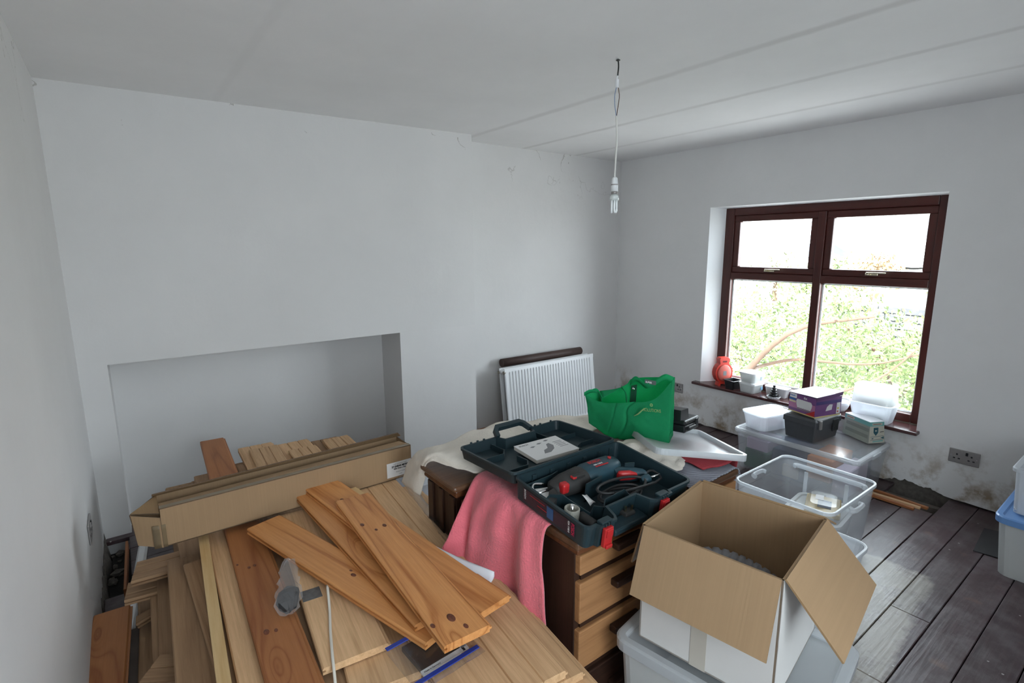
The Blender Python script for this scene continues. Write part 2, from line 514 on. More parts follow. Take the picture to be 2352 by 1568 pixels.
bm = B(); box(bm, (2.2, 3.70, -0.1), (4.32, 3.80, ZC + 0.02))
bmesh.ops.transform(bm, matrix=Matrix.Identity(4), verts=bm.verts)
struct('wall_alcove', bm, M_WALL)
bm = B(); box(bm, (XL - 0.1, YB - 0.1, -0.1), (XL, 4.05, ZC + 0.02))
struct('wall_left', bm, M_WALL)
bm = B(); box(bm, (XL - 0.15, YB - 0.15, ZC), (4.4, 4.1, ZC + 0.1))
struct('ceiling', bm, M_CEIL)
# back of the fireplace, closing the stack
bm = B(); box(bm, (XL - 0.1, 3.97, -0.1), (2.4, 4.07, ZC + 0.1))
struct('wall_stack', bm, M_WALL)

# window wall: ragged lower edge where the plaster has come away from the floor
def ww_bottom(y):
    base = 0.012 + 0.012 * n3((y * 9, 3.1, 0)) + 0.01 * n3((y * 31, 1.1, 0))
    if 0.86 < y < 1.20:
        base += 0.026 * math.sin(PI * (y - 0.86) / 0.34) ** 0.5 + 0.016 * n3((y * 27, 7.7, 0)) + 0.012 * n3((y * 70, 2.0, 0))
    return max(0.004, base)
bm = B()
ys = [YB - 0.1 + i * 0.05 for i in range(int((3.72 - YB + 0.1) / 0.05) + 1)] + [3.75]
ys = sorted(set([round(y, 3) for y in ys] + [WY0, WY1] + [0.86 + 0.012 * i for i in range(30)]))
def wcol(y, z):
    return (XW + (0.02 if y > 3 else 0), y, z)
for a, b in zip(ys, ys[1:]):
    za = [ww_bottom(a), WZ0, WZ1, ZC + 0.02]; zb = [ww_bottom(b), WZ0, WZ1, ZC + 0.02]
    mid = 0.5 * (a + b)
    for k in range(3):
        if k == 1 and WY0 < mid < WY1: continue
        bm.faces.new([bm.verts.new(p) for p in ((XW, a, za[k]), (XW, a, za[k + 1]), (XW, b, zb[k + 1]), (XW, b, zb[k]))])
    bm.faces.new([bm.verts.new(p) for p in ((XW, a, za[0]), (XW, b, zb[0]), (XW + 0.03, b, zb[0]), (XW + 0.03, a, za[0]))])
bmesh.ops.remove_doubles(bm, verts=bm.verts, dist=0.0005)
wall_window = struct('wall_window', bm, M_WALLW)
# masonry core behind the plaster, with the opening
bm = B()
for lo, hi in (((XW + 0.03, YB - 0.1, -0.12), (4.42, WY0, ZC)), ((XW + 0.03, WY1, -0.12), (4.42, 3.8, ZC)),
               ((XW + 0.03, WY0, -0.12), (4.42, WY1, WZ0 - 0.005)), ((XW + 0.03, WY0, WZ1), (4.42, WY1, ZC))):
    box(bm, lo, hi)
struct('wall_masonry', bm, M_RUBBLE)
# plastered reveals (left one splayed)
bm = B()
poly_prism(bm, [(XW, WY1 + 0.001), (XW + 0.031, WY1 + 0.001), (4.42, WY1 + 0.001), (4.42, 2.60), (4.27, 2.608)], 'z', WZ0, WZ1)
struct('trim_1', bm, M_REVEAL)
bm = B(); poly_prism(bm, [(XW, WY0 - 0.001), (4.27, WY0 + 0.025), (4.42, WY0 + 0.03), (4.42, WY0 - 0.001)], 'z', WZ0, WZ1)
struct('trim_2', bm, M_REVEAL)
bm = B(); poly_prism(bm, [(XW, WZ1 + 0.001), (4.42, WZ1 + 0.001), (4.42, WZ1 - 0.012), (4.27, WZ1 - 0.01)], 'y', WY0, WY1)
struct('trim_3', bm, M_REVEAL)

# wall behind the camera with the room's second window opening
bm = B()
bx0, bx1, bz0, bz1 = -0.15, 1.05, 0.7, 2.25
for lo, hi in (((XL - 0.1, YB - 0.1, -0.1), (bx0, YB, ZC)), ((bx1, YB - 0.1, -0.1), (4.4, YB, ZC)),
               ((bx0, YB - 0.1, -0.1), (bx1, YB, bz0)), ((bx0, YB - 0.1, bz1), (bx1, YB, ZC))):
    box(bm, lo, hi)
struct('wall_back', bm, M_WALL)
w2 = thing('window_2', None, None); w2['kind'] = 'structure'
bm = B()
for lo, hi in (((bx0, YB - 0.09, bz0), (bx0 + 0.07, YB - 0.02, bz1)), ((bx1 - 0.07, YB - 0.09, bz0), (bx1, YB - 0.02, bz1)),
               ((bx0, YB - 0.09, bz0), (bx1, YB - 0.02, bz0 + 0.07)), ((bx0, YB - 0.09, bz1 - 0.07), (bx1, YB - 0.02, bz1)),
               (((bx0 + bx1) / 2 - 0.03, YB - 0.09, bz0), ((bx0 + bx1) / 2 + 0.03, YB - 0.02, bz1))):
    box(bm, lo, hi)
obj('window_frame', bm, M_FRAME, w2)
bm = B(); box(bm, (bx0 + 0.06, YB - 0.062, bz0 + 0.06), (bx1 - 0.06, YB - 0.057, bz1 - 0.06))
obj('pane', bm, M_GLASS, w2)

# ---- window 1
W1 = thing('window_1', None, None, (4.27, 0, 0)); W1['kind'] = 'structure'
def wbar(name, y0, y1, z0, z1, x0=0.0, x1=0.075, bev=0.006, parent=W1, along='y'):
    bm = B()
    L = (y1 - y0) if along == 'y' else (z1 - z0)
    wdt = (z1 - z0) if along == 'y' else (y1 - y0)
    box(bm, (-L / 2, -wdt / 2, x0), (L / 2, wdt / 2, x1), bev)
    o = obj(name, bm, M_FRAME, parent)
    # local X along the bar, local Z to the outside (+X of the room)
    cy, cz = (y0 + y1) / 2, (z0 + z1) / 2
    X = Vector((0, 1, 0)) if along == 'y' else Vector((0, 0, 1))
    Z = Vector((1, 0, 0)); Y = Z.cross(X)
    o.matrix_local = Matrix.Translation((0, cy, cz)) @ Matrix((X, Y, Z)).transposed().to_4x4()
    return o
FY0, FY1, FZ0, FZ1 = 1.06, 2.615, 0.41, 1.936
wbar('frame_stile', FY1 - 0.085, FY1, FZ0, FZ1, along='z')
wbar('frame_stile', FY0, FY0 + 0.065, FZ0, FZ1, along='z')
wbar('frame_head', FY0 + 0.065, FY1 - 0.085, FZ1 - 0.062, FZ1)
wbar('frame_cill', FY0 + 0.065, FY1 - 0.085, FZ0, FZ0 + 0.06)
wbar('mullion', 1.795, 1.855, FZ0 + 0.06, FZ1 - 0.062, along='z')
wbar('transom', 1.855, FY1 - 0.085, 1.338, 1.395)
wbar('transom', FY0 + 0.065, 1.795, 1.338, 1.395)
# window bead set back inside each light and the opening top sashes
for y0, y1 in ((1.855, FY1 - 0.085), (FY0 + 0.065, 1.795)):
    s = thing('sash', None, None); s.parent = W1
    for nm, a in (('sash_rail', (y0, y1, 1.395, 1.445)), ('sash_rail', (y0, y1, 1.822, 1.874))):
        wbar(nm, *a, x0=0.012, x1=0.065, parent=s)
    for a in ((y0, y0 + 0.05, 1.445, 1.822), (y1 - 0.05, y1, 1.445, 1.822)):
        wbar('sash_stile', *a, x0=0.012, x1=0.065, parent=s, along='z')
    bm = B(); box(bm, (0.036, y0 + 0.045, 1.44), (0.040, y1 - 0.045, 1.827)); obj('pane', bm, M_GLASS, s)
    ym = (y0 + y1) / 2 + 0.01
    bm = B()
    box(bm, (-0.004, ym - 0.05, 1.408), (0.014, ym + 0.03, 1.428), 0.004)
    box(bm, (-0.03, ym + 0.0, 1.41), (-0.004, ym + 0.022, 1.426), 0.004)
    box(bm, (-0.034, ym - 0.105, 1.424), (-0.022, ym + 0.018, 1.434), 0.004)
    h = obj('handle', bm, mat('brass_handle', (0.62, 0.56, 0.42), 0.25, metal=0.9), s); h['label'] = 'pale brass casement handle'
for y0, y1 in ((1.855, FY1 - 0.085), (FY0 + 0.065, 1.795)):
    bm = B(); box(bm, (0.036, y0 - 0.004, FZ0 + 0.05), (0.040, y1 + 0.004, 1.342)); obj('pane', bm, M_GLASS, W1)
    bm = B()
    box(bm, (0.045, y0, FZ0 + 0.06), (0.055, y0 + 0.012, 1.338)); box(bm, (0.045, y1 - 0.012, FZ0 + 0.06), (0.055, y1, 1.338))
    box(bm, (0.045, y0, FZ0 + 0.06), (0.055, y1, FZ0 + 0.072)); box(bm, (0.045, y0, 1.326), (0.055, y1, 1.338))
    obj('glazing_bead', bm, M_WHITEP, W1)
# window board
bm = B(); box(bm, (4.085, 1.03, WZ0 - 0.002), (4.30, 2.735, WZ0 + 0.022), 0.006)
o = obj('window_board', bm, M_SILL); tag(o, kind='structure'); o.name = 'trim_4'
SILL_Z = WZ0 + 0.022

# ------------------------------------------------------------------ the floor, board by board
def floor_mat():
    m = bpy.data.materials.new('stained_floorboards')
    nt, p = nodes_of(m); N, L = nt.nodes, nt.links
    tc = N.new('ShaderNodeTexCoord'); oi = N.new('ShaderNodeObjectInfo'); geo = N.new('ShaderNodeNewGeometry')
    pos = geo.outputs['Position']
    mp = N.new('ShaderNodeMapping'); mp.inputs['Scale'].default_value = (1.2, 16, 16); L.new(pos, mp.inputs['Vector'])
    g = N.new('ShaderNodeTexNoise'); g.inputs['Scale'].default_value = 4; g.inputs['Detail'].default_value = 7; L.new(mp.outputs[0], g.inputs['Vector'])
    d = N.new('ShaderNodeTexNoise'); d.inputs['Scale'].default_value = 9; d.inputs['Detail'].default_value = 8; d.inputs['Roughness'].default_value = 0.65; L.new(pos, d.inputs['Vector'])
    c = mixc(nt, g.outputs[0], (0.026, 0.013, 0.015), (0.082, 0.044, 0.048))
    dust = ramp(nt, [(0.44, (0, 0, 0)), (0.68, (1, 1, 1))]); L.new(d.outputs[0], dust.inputs[0])
    c = mixc(nt, math_node(nt, 'MULTIPLY', dust.outputs[0], 0.6), c, (0.15, 0.125, 0.13))
    red = N.new('ShaderNodeTexNoise'); red.inputs['Scale'].default_value = 7; red.inputs['Detail'].default_value = 5
    off = N.new('ShaderNodeVectorMath'); off.inputs[1].default_value = (4.4, 1.2, 0); L.new(pos, off.inputs[0]); L.new(off.outputs[0], red.inputs['Vector'])
    rr = ramp(nt, [(0.62, (0, 0, 0)), (0.75, (1, 1, 1))]); L.new(red.outputs[0], rr.inputs[0])
    c = mixc(nt, math_node(nt, 'MULTIPLY', rr.outputs[0], 0.5), c, (0.20, 0.10, 0.065))
    # bare patch where the stain was never laid (once covered): x 2.0..3.07, y .52..1.0
    sx = N.new('ShaderNodeSeparateXYZ'); L.new(pos, sx.inputs[0])
    e = N.new('ShaderNodeTexNoise'); e.inputs['Scale'].default_value = 14; e.inputs['Detail'].default_value = 4; L.new(pos, e.inputs['Vector'])
    wob = math_node(nt, 'MULTIPLY', math_node(nt, 'SUBTRACT', e.outputs[0], 0.5), 0.10)
    X = math_node(nt, 'ADD', sx.outputs[0], wob); Y = math_node(nt, 'ADD', sx.outputs[1], wob)
    def step(v, a, s, up=True):
        q = math_node(nt, 'MULTIPLY', math_node(nt, 'SUBTRACT', v, a) if up else math_node(nt, 'SUBTRACT', a, v), 1 / s, clamp=True)
        return q
    # the patch narrows towards the camera: its edge runs from (3.05,.61) to (2.2,.52)
    yedge = math_node(nt, 'ADD', 0.285, math_node(nt, 'MULTIPLY', X, 0.108))
    inside = math_node(nt, 'MULTIPLY', step(X, 3.07, 0.03, False), math_node(nt, 'MULTIPLY', math_node(nt, 'MULTIPLY', math_node(nt, 'SUBTRACT', Y, yedge), 1 / 0.035, clamp=True), step(Y, 0.93, 0.03, False)))
    inside = math_node(nt, 'MULTIPLY', inside, step(X, 1.9, 0.1, True))
    scuff = ramp(nt, [(0.30, (0.25, 0.25, 0.25)), (0.50, (1, 1, 1))]); L.new(d.outputs[0], scuff.inputs[0])
    c = mixc(nt, math_node(nt, 'MULTIPLY', inside, math_node(nt, 'MULTIPLY', scuff.outputs[0], 0.85)), c, (0.30, 0.27, 0.23))
    # paint drips
    v = N.new('ShaderNodeTexVoronoi'); v.inputs['Scale'].default_value = 13; L.new(pos, v.inputs['Vector'])
    sp = math_node(nt, 'LESS_THAN', v.outputs['Distance'], 0.055)
    c = mixc(nt, math_node(nt, 'MULTIPLY', sp, 0.6), c, (0.55, 0.52, 0.5))
    hsv = N.new('ShaderNodeHueSaturation'); L.new(c, hsv.inputs['Color']); L.new(math_node(nt, 'ADD', 0.85, math_node(nt, 'MULTIPLY', oi.outputs['Random'], 0.3)), hsv.inputs['Value'])
    L.new(hsv.outputs[0], p.inputs['Base Color'])
    rg = math_node(nt, 'ADD', 0.24, math_node(nt, 'MULTIPLY', d.outputs[0], 0.30)); L.new(rg, p.inputs['Roughness'])
    p.inputs['Specular IOR Level'].default_value = 0.6
    bp = N.new('ShaderNodeBump'); bp.inputs['Strength'].default_value = 0.2; bp.inputs['Distance'].default_value = 0.005
    L.new(g.outputs[0], bp.inputs['Height']); L.new(bp.outputs[0], p.inputs['Normal'])
    return m
M_FLOOR = floor_mat()
bm = B(); box(bm, (XL - 0.1, YB - 0.1, -0.16), (4.4, 4.05, -0.10))
FLOOR = struct('floor', bm, M_VOID)
rnd = random.Random(4)
def board(x0, x1, y0, y1, dz=0.0, m=None):
    bm = B(); box(bm, (x0, y0, -0.024), (x1, y1, dz), 0.0025, seg=1)
    o = obj('floorboard', bm, m or M_FLOOR, FLOOR); return o
HX0, HX1 = 3.87, 4.14                     # hole along the window wall (x), between y .86 and 1.13
for i in range(-16, 24):
    y0 = 0.235 + 0.15 * i; y1 = y0 + 0.146
    if y1 > 3.99: continue
    dz = rnd.uniform(-0.0015, 0.0015)
    xr = XW + 0.02
    if 0.80 < 0.5 * (y0 + y1) < 1.16:      # broken boards: stop short of the wall
        xr = 3.84 if y0 < 0.95 else 3.78
    xl = XL + 0.005
    if y0 > 2.80 and y1 < 3.6:              # lifted along the left wall
        xl = -0.115
    if y0 > 3.58: xl = RX0 + 0.002; xr = RX1 - 0.002
    cuts = [xl, xr]
    if abs(y0 - 0.535) < 0.01: cuts = [xl, 2.137, 2.668, xr]
    elif y0 < 3.5:
        cuts = [xl, rnd.uniform(0.6, 1.8), xr]
    for a, b in zip(cuts, cuts[1:]):
        board(a + 0.001, b - 0.001, y0, y1, dz)
# ------------------------------------------------------------------ outside the window
GZ = -2.7
M_GRASS = mat('garden_grass', (0.46, 0.45, 0.43), 0.9, noise_amt=0.4, noise_scale=1.5)
bm = B()
rows = []
for i in range(25):
    x = 4.6 + i * 3.2
    rows.append([(x, -40 + j * 5, GZ + max(0, (x - 22)) * 0.06 + 0.25 * n3((x * 0.1, j * 0.5, 0))) for j in range(24)])
grid_surf(bm, rows)
o = obj('garden_ground', bm, M_GRASS); tag(o, kind='structure'); o.name = 'ground'
def hill(x, y):
    return GZ + max(0, (x - 22)) * 0.06
LEAFC = [(0.105, 0.14, 0.042), (0.125, 0.16, 0.055), (0.095, 0.13, 0.04), (0.26, 0.26, 0.17), (0.30, 0.20, 0.10)]
def leaf_mat(i):
    nm = 'leaf_%d' % i
    if nm in MATS: return MATS[nm]
    m = bpy.data.materials.new(nm); nt, p = nodes_of(m); N, L = nt.nodes, nt.links
    g = N.new('ShaderNodeNewGeometry'); nz = N.new('ShaderNodeTexNoise'); nz.inputs['Scale'].default_value = 2.5; L.new(g.outputs['Position'], nz.inputs['Vector'])
    c = LEAFC[i]
    L.new(mixc(nt, nz.outputs[0], [v * 0.6 for v in c], [min(1, v * 1.35) for v in c]), p.inputs['Base Color'])
    p.inputs['Roughness'].default_value = 0.6
    MATS[nm] = m
    return m
M_BARK = mat('orange_bark', (0.085, 0.048, 0.03), 0.85, noise_amt=0.4, noise_scale=8, bump=0.5, bump_scale=20)
def leaves(name, blobs, n, size, mi, parent, seed):
    r = random.Random(seed)
    vs, fs = [], []
    wts = [b[3] ** 2 for b in blobs]
    for k in range(n):
        b = r.choices(blobs, wts)[0]
        d = Vector((r.gauss(0, 1), r.gauss(0, 1), r.gauss(0, 1))).normalized() * (r.random() ** 0.45) * b[3]
        p = Vector(b[:3]) + Vector((d.x, d.y, d.z * 0.8))
        u = Vector((r.gauss(0, 1), r.gauss(0, 1), r.gauss(0, 1))).normalized()
        w = u.orthogonal().normalized()
        s = size * r.uniform(0.6, 1.3)
        i = len(vs)
        vs += [p - u * s, p + w * s * 0.5, p + u * s, p - w * s * 0.5 + u.cross(w) * s * 0.2]
        fs.append((i, i + 1, i + 2, i + 3))
    me = bpy.data.meshes.new(name); me.from_pydata(vs, [], fs); me.update()
    o = link(name, me, leaf_mat(mi), parent); o['kind'] = 'stuff'
    return o
def tree(label, loc, branches, blobs, n, size, mi, seed, name='garden_tree', cat='tree', group='trees and shrubs outside the window'):
    t = thing(name, label, cat, loc, group=group)
    for pts, r0, r1 in branches:
        bm = B(); P = spline(pts, 14)
        tube(bm, P, [r0 + (r1 - r0) * i / 14 for i in range(15)], 7)
        obj('branch', bm, M_BARK, t)
    leaves('foliage', blobs, n, size, mi, t, seed)
    return t
# near tree: rises from below the window at the left and spreads its limbs to the right
tree('sprawling tree with bare orange limbs outside the lower left pane', (9.0, 5.6, GZ),
     [([(0, 0, 0), (0.1, -0.3, 1.2), (0.0, -0.75, 2.1), (-0.2, -1.6, 2.95), (0.1, -2.6, 3.25)], 0.10, 0.02),
      ([(0.0, -0.75, 2.1), (0.3, -1.4, 2.35), (0.2, -2.6, 2.5), (0.5, -3.5, 2.9)], 0.035, 0.01),
      ([(0, -0.2, 0.8), (0.4, -1.3, 1.5), (0.2, -2.6, 2.2), (0.3, -3.2, 2.9)], 0.035, 0.01),
      ([(0.05, -0.3, 1.2), (-0.2, 0.2, 2.4), (0, -0.1, 3.4)], 0.04, 0.01)],
     [(0.2, 0.1, 2.9, 1.0), (0.4, -1.0, 3.2, 0.8), (0.4, -2.0, 3.3, 0.7), (1.0, -1.6, 2.0, 1.0), (1.2, -2.8, 2.6, 0.9), (1.2, -0.6, 1.2, 0.9), (1.6, -3.2, 1.6, 0.9)], 8500, 0.05, 0, 1)
tree('leafy pale green tree filling the lower right pane', (11.5, 3.2, GZ),
     [([(0, 0, 0), (0.1, 0.2, 1.4), (-0.1, 0.5, 2.3), (-0.3, 1.2, 2.9)], 0.1, 0.025), ([(0.1, 0.2, 1.4), (0, -0.5, 2.1), (-0.2, -1.2, 2.5)], 0.07, 0.02)],
     [(0, 0.2, 2.3, 1.1), (-0.2, 1.1, 2.8, 0.8), (-0.2, -1.0, 2.2, 1.0), (0.4, -2.0, 1.8, 0.9), (0.3, 0.5, 1.2, 1.1), (0, -0.9, 0.9, 1.0)], 7500, 0.05, 1, 2)
tree('rounded yellow-green shrub low behind the lower panes', (15, 6.5, GZ), [([(0, 0, 0), (0, 0, 1.0)], 0.1, 0.05)],
     [(0, 0, 1.2, 1.6), (0.5, -2, 1.0, 1.4), (0, 2, 1.3, 1.6), (1, -4, 0.9, 1.4)], 9000, 0.075, 2, 3, 'garden_shrub', 'shrub')
tree('hazy hillside thicket in the upper left pane', (34, 17, hill(34, 0)), [([(0, 0, 0), (0, 0, 1.5)], 0.2, 0.1)],
     [(0, 0, 2.2, 2.0), (1, -4, 1.8, 1.8), (0, 4, 2.4, 2.4), (2, 8, 2.5, 2.2)], 2600, 0.22, 3, 4, 'hillside_thicket', 'shrub')
tree('small orange-leaved tree in the upper right pane', (26, 8.8, hill(26, 0)), [([(0, 0, 0), (0, 0, 2.0)], 0.12, 0.06)],
     [(0, 0, 3.2, 0.9), (0.3, 0.8, 2.7, 0.8), (0, -0.7, 2.7, 0.7)], 1500, 0.11, 4, 5)
tree('low green bush beside the orange-leaved tree', (31, 12.2, hill(31, 0)), [([(0, 0, 0), (0, 0, 0.8)], 0.1, 0.05)],
     [(0, 0, 2.2, 1.2), (0, 1.5, 1.8, 1.0), (0.4, -5, 1.6, 1.1)], 1800, 0.15, 0, 6, 'hillside_bush', 'shrub')
# far houses and the stone garden wall
M_RENDER = mat('pale_render', (0.72, 0.71, 0.69), 0.9)
M_SLATE = mat('blue_slate', (0.045, 0.055, 0.065), 0.7, noise_amt=0.2, noise_scale=2)
M_STONE = mat('grey_stone', (0.055, 0.055, 0.06), 0.9, noise_amt=0.4, noise_scale=2.5, bump=0.4, bump_scale=4)
M_DARKGL = mat('dark_glazing', (0.03, 0.035, 0.045), 0.15)
def house(label, loc, rot, w, d, h, rh, wins):
    t = thing('house', label, 'house', loc, rot)
    bm = B(); box(bm, (-w / 2, -d / 2, 0), (w / 2, d / 2, h)); obj('wall', bm, M_RENDER, t)
    bm = B(); poly_prism(bm, [(-d / 2 - 0.3, h), (0, h + rh), (d / 2 + 0.3, h)], 'x', -w / 2 - 0.2, w / 2 + 0.2); rf = obj('roof', bm, M_SLATE, t)
    bm = B(); box(bm, (w / 2 - 0.9, -0.35, h + rh - 0.8), (w / 2 - 0.3, 0.35, h + rh + 0.7)); obj('chimney', bm, M_RENDER, rf)
    for x, z, ww, hh in wins:
        bm = B(); box(bm, (x - ww / 2, -d / 2 - 0.04, z), (x + ww / 2, -d / 2 + 0.05, z + hh)); wd = obj('window', bm, M_WHITEP, t)
        bm = B(); box(bm, (x - ww / 2 + 0.08, -d / 2 - 0.06, z + 0.08), (x + ww / 2 - 0.08, -d / 2 - 0.03, z + hh - 0.08)); obj('pane', bm, M_DARKGL, wd)
    return t
house('white cottage with blue slate roof on the hillside', (45, 20.0, hill(45, 0)), R(66), 4.2, 4, 1.9, 1.1, [(-1.2, 0.8, 0.8, 0.8), (1.2, 0.8, 0.8, 0.8)])
house('pale house with wide blue roof in the upper right pane', (60, 19.2, hill(60, 0)), R(72), 9, 6, 2.6, 1.7, [(-4, 1.2, 1.4, 1.4), (0, 1.2, 1.4, 1.4), (4, 1.2, 1.4, 1.4)])
gw = thing('garden_wall', 'grey stone garden wall beyond the trees', 'wall', (22, 6.3, hill(22, 0)), R(80))
r_ = random.Random(8)
for row in range(8):
    x = -2.4 + (row % 2) * 0.2
    while x < 2.0:
        L_ = r_.uniform(0.45, 0.8)
        bm = B(); box(bm, (x, -0.2 + r_.uniform(-0.03, 0.03), row * 0.27), (x + L_ - 0.03, 0.2, row * 0.27 + 0.25), 0.03, seg=1)
        obj('stone', bm, M_STONE, gw); x += L_
# ------------------------------------------------------------------ more materials and helpers
M_OAK = wood('oak', (0.42, 0.24, 0.115), (0.74, 0.48, 0.27), scale=1.2, rough=0.6, ring=0.18, var=0.12)
M_OAKD = wood('dusty_oak', (0.24, 0.135, 0.07), (0.42, 0.26, 0.145), scale=1.2, rough=0.7, ring=0.3, var=0.10)
M_PINE = wood('pine', (0.42, 0.145, 0.036), (0.72, 0.335, 0.12), scale=0.8, knots=0.55, rough=0.42, ring=0.5, var=0.08)
M_PINER = wood('red_pine', (0.27, 0.09, 0.03), (0.42, 0.17, 0.06), scale=0.8, knots=0.5, rough=0.5, ring=0.5, var=0.06)
M_PALE = wood('pale_pine', (0.55, 0.34, 0.14), (0.72, 0.52, 0.27), scale=0.7, knots=0.4, rough=0.5, ring=0.35, var=0.03, knot_col=(0.2, 0.08, 0.03))
M_DESK = wood('dark_desk_wood', (0.020, 0.009, 0.006), (0.048, 0.022, 0.014), rough=0.38, ring=0.3, var=0.05)
M_DESKR = wood('red_brown_desk_wood', (0.075, 0.024, 0.010), (0.15, 0.055, 0.022), rough=0.35, ring=0.4, var=0.05)
M_DESKT = wood('desk_top_wood', (0.085, 0.04, 0.02), (0.16, 0.08, 0.042), rough=0.35, ring=0.3, var=0.05)
M_DRAWER = wood('oak_drawer_front', (0.27, 0.125, 0.05), (0.40, 0.20, 0.085), scale=1.5, rough=0.5, ring=0.35, var=0.06)
M_TEAL = mat('dark_teal_plastic', (0.010, 0.026, 0.033), 0.5, noise_amt=0.2, noise_scale=40)
M_TEAL2 = mat('tool_teal_plastic', (0.018, 0.055, 0.075), 0.45, noise_amt=0.25, noise_scale=30)
M_DGREY = mat('dark_grey_rubber', (0.028, 0.027, 0.026), 0.6, noise_amt=0.35, noise_scale=40)
M_RED = mat('red_plastic', (0.45, 0.018, 0.02), 0.4)
M_CABLE = mat('black_cable', (0.02, 0.02, 0.021), 0.5)
M_PAPER = mat('white_paper', (0.72, 0.71, 0.70), 0.8)
M_BRASS = mat('brass_pins', (0.7, 0.6, 0.4), 0.25, metal=1)
M_GREEN = mat('green_fabric', (0.020, 0.33, 0.145), 0.75, noise_amt=0.18, noise_scale=40, bump=0.3, bump_scale=250, spec=0.25)
def make_translucent(m, col, f):
    nt = m.node_tree; N, L = nt.nodes, nt.links
    out = N['Material Output']; p = N['Principled BSDF']
    tl = N.new('ShaderNodeBsdfTranslucent'); tl.inputs[0].default_value = (*col, 1)
    mx = N.new('ShaderNodeMixShader'); mx.inputs[0].default_value = f
    L.new(p.outputs[0], mx.inputs[1]); L.new(tl.outputs[0], mx.inputs[2]); L.new(mx.outputs[0], out.inputs[0])
make_translucent(M_GREEN, (0.02, 0.75, 0.32), 0.42)
M_CREAM = mat('cream_cloth', (0.74, 0.68, 0.60), 0.95, noise_amt=0.1, noise_scale=25, bump=0.35, bump_scale=160, spec=0.1)
M_PINK = mat('pink_blanket', (0.78, 0.175, 0.215), 0.95, noise_amt=0.16, noise_scale=18, bump=0.5, bump_scale=140, spec=0.1, sheen=0.4)
M_REDC = mat('red_cloth', (0.34, 0.05, 0.06), 0.95, bump=0.3, bump_scale=140, spec=0.1)
M_INK = mat('black_ink', (0.02, 0.02, 0.022), 0.7)
M_GREYINK = mat('grey_ink', (0.22, 0.22, 0.23), 0.7)
M_GREENP = mat('faded_print', (0.25, 0.42, 0.16), 0.8)
def stripes_mat():
    m = bpy.data.materials.new('striped_grey_cloth'); nt, p = nodes_of(m); N, L = nt.nodes, nt.links
    tc = N.new('ShaderNodeTexCoord'); s = N.new('ShaderNodeSeparateXYZ'); L.new(tc.outputs['Object'], s.inputs[0])
    a = math_node(nt, 'ADD', math_node(nt, 'MULTIPLY', s.outputs[0], 0.6), s.outputs[1])
    f = math_node(nt, 'GREATER_THAN', math_node(nt, 'FRACT', math_node(nt, 'MULTIPLY', a, 90)), 0.5)
    L.new(mixc(nt, f, (0.36, 0.37, 0.42), (0.16, 0.165, 0.20)), p.inputs['Base Color']); p.inputs['Roughness'].default_value = 0.95
    return m
M_STRIPE = stripes_mat()

def onplane(px, py, p0, n):
    d = FWD + RT * ((px - 1176) / FPX) - UP * ((py - 784) / FPX)
    o = Vector((0, 0, CAM_H)); n = Vector(n)
    return o + d * ((Vector(p0) - o).dot(n) / d.dot(n))
def text_mesh(name, body, size, mat_, parent, M, align='LEFT', bold=0.0, sx=1.0):
    cu = bpy.data.curves.new(name, 'FONT'); cu.body = body; cu.size = size; cu.align_x = align; cu.offset = bold; cu.extrude = 0.0002
    tmp = bpy.data.objects.new(name, cu); COL.objects.link(tmp)
    dg = bpy.context.evaluated_depsgraph_get()
    me = bpy.data.meshes.new_from_object(tmp.evaluated_get(dg))
    bpy.data.objects.remove(tmp, do_unlink=True); bpy.data.curves.remove(cu)
    me.name = name; me.materials.clear()
    o = link(name, me, mat_, parent)
    o.matrix_local = M @ Matrix.Diagonal((sx, 1, 1, 1))
    return o
def frame(o, X, Y):
    """matrix with local X, Y along the given directions"""
    X = Vector(X).normalized(); Y = Vector(Y); Y = (Y - X * Y.dot(X)).normalized(); Z = X.cross(Y)
    m = Matrix((X, Y, Z)).transposed().to_4x4(); m.translation = Vector(o)
    return m
def poly_offset(pts, d):
    n = len(pts); out = []
    for i in range(n):
        p0, p1, p2 = Vector(pts[i - 1]), Vector(pts[i]), Vector(pts[(i + 1) % n])
        e1 = (p1 - p0).normalized(); e2 = (p2 - p1).normalized()
        n1 = Vector((-e1.y, e1.x)); n2 = Vector((-e2.y, e2.x))
        b = (n1 + n2); k = 1 + n1.dot(n2)
        b = b / max(k, 0.35)
        out.append((p1.x + b.x * d, p1.y + b.y * d))
    return out
def shell(bm, outline, h, t, floor=0.004, rim=0.0, z0=0.0, taper=0.0):
    """open tray with any plan outline (counter-clockwise)"""
    o2 = poly_offset(outline, taper)
    L = [[(x, y, z0) for x, y in o2], [(x, y, z0 + h - 0.008) for x, y in outline]]
    if rim: L.append([(x, y, z0 + h - 0.008) for x, y in poly_offset(outline, -rim)])
    L.append([(x, y, z0 + h) for x, y in (poly_offset(outline, -rim) if rim else outline)])
    L.append([(x, y, z0 + h) for x, y in poly_offset(outline, t)])
    L.append([(x, y, z0 + floor) for x, y in poly_offset(outline, t + taper)])
    loft(bm, L)

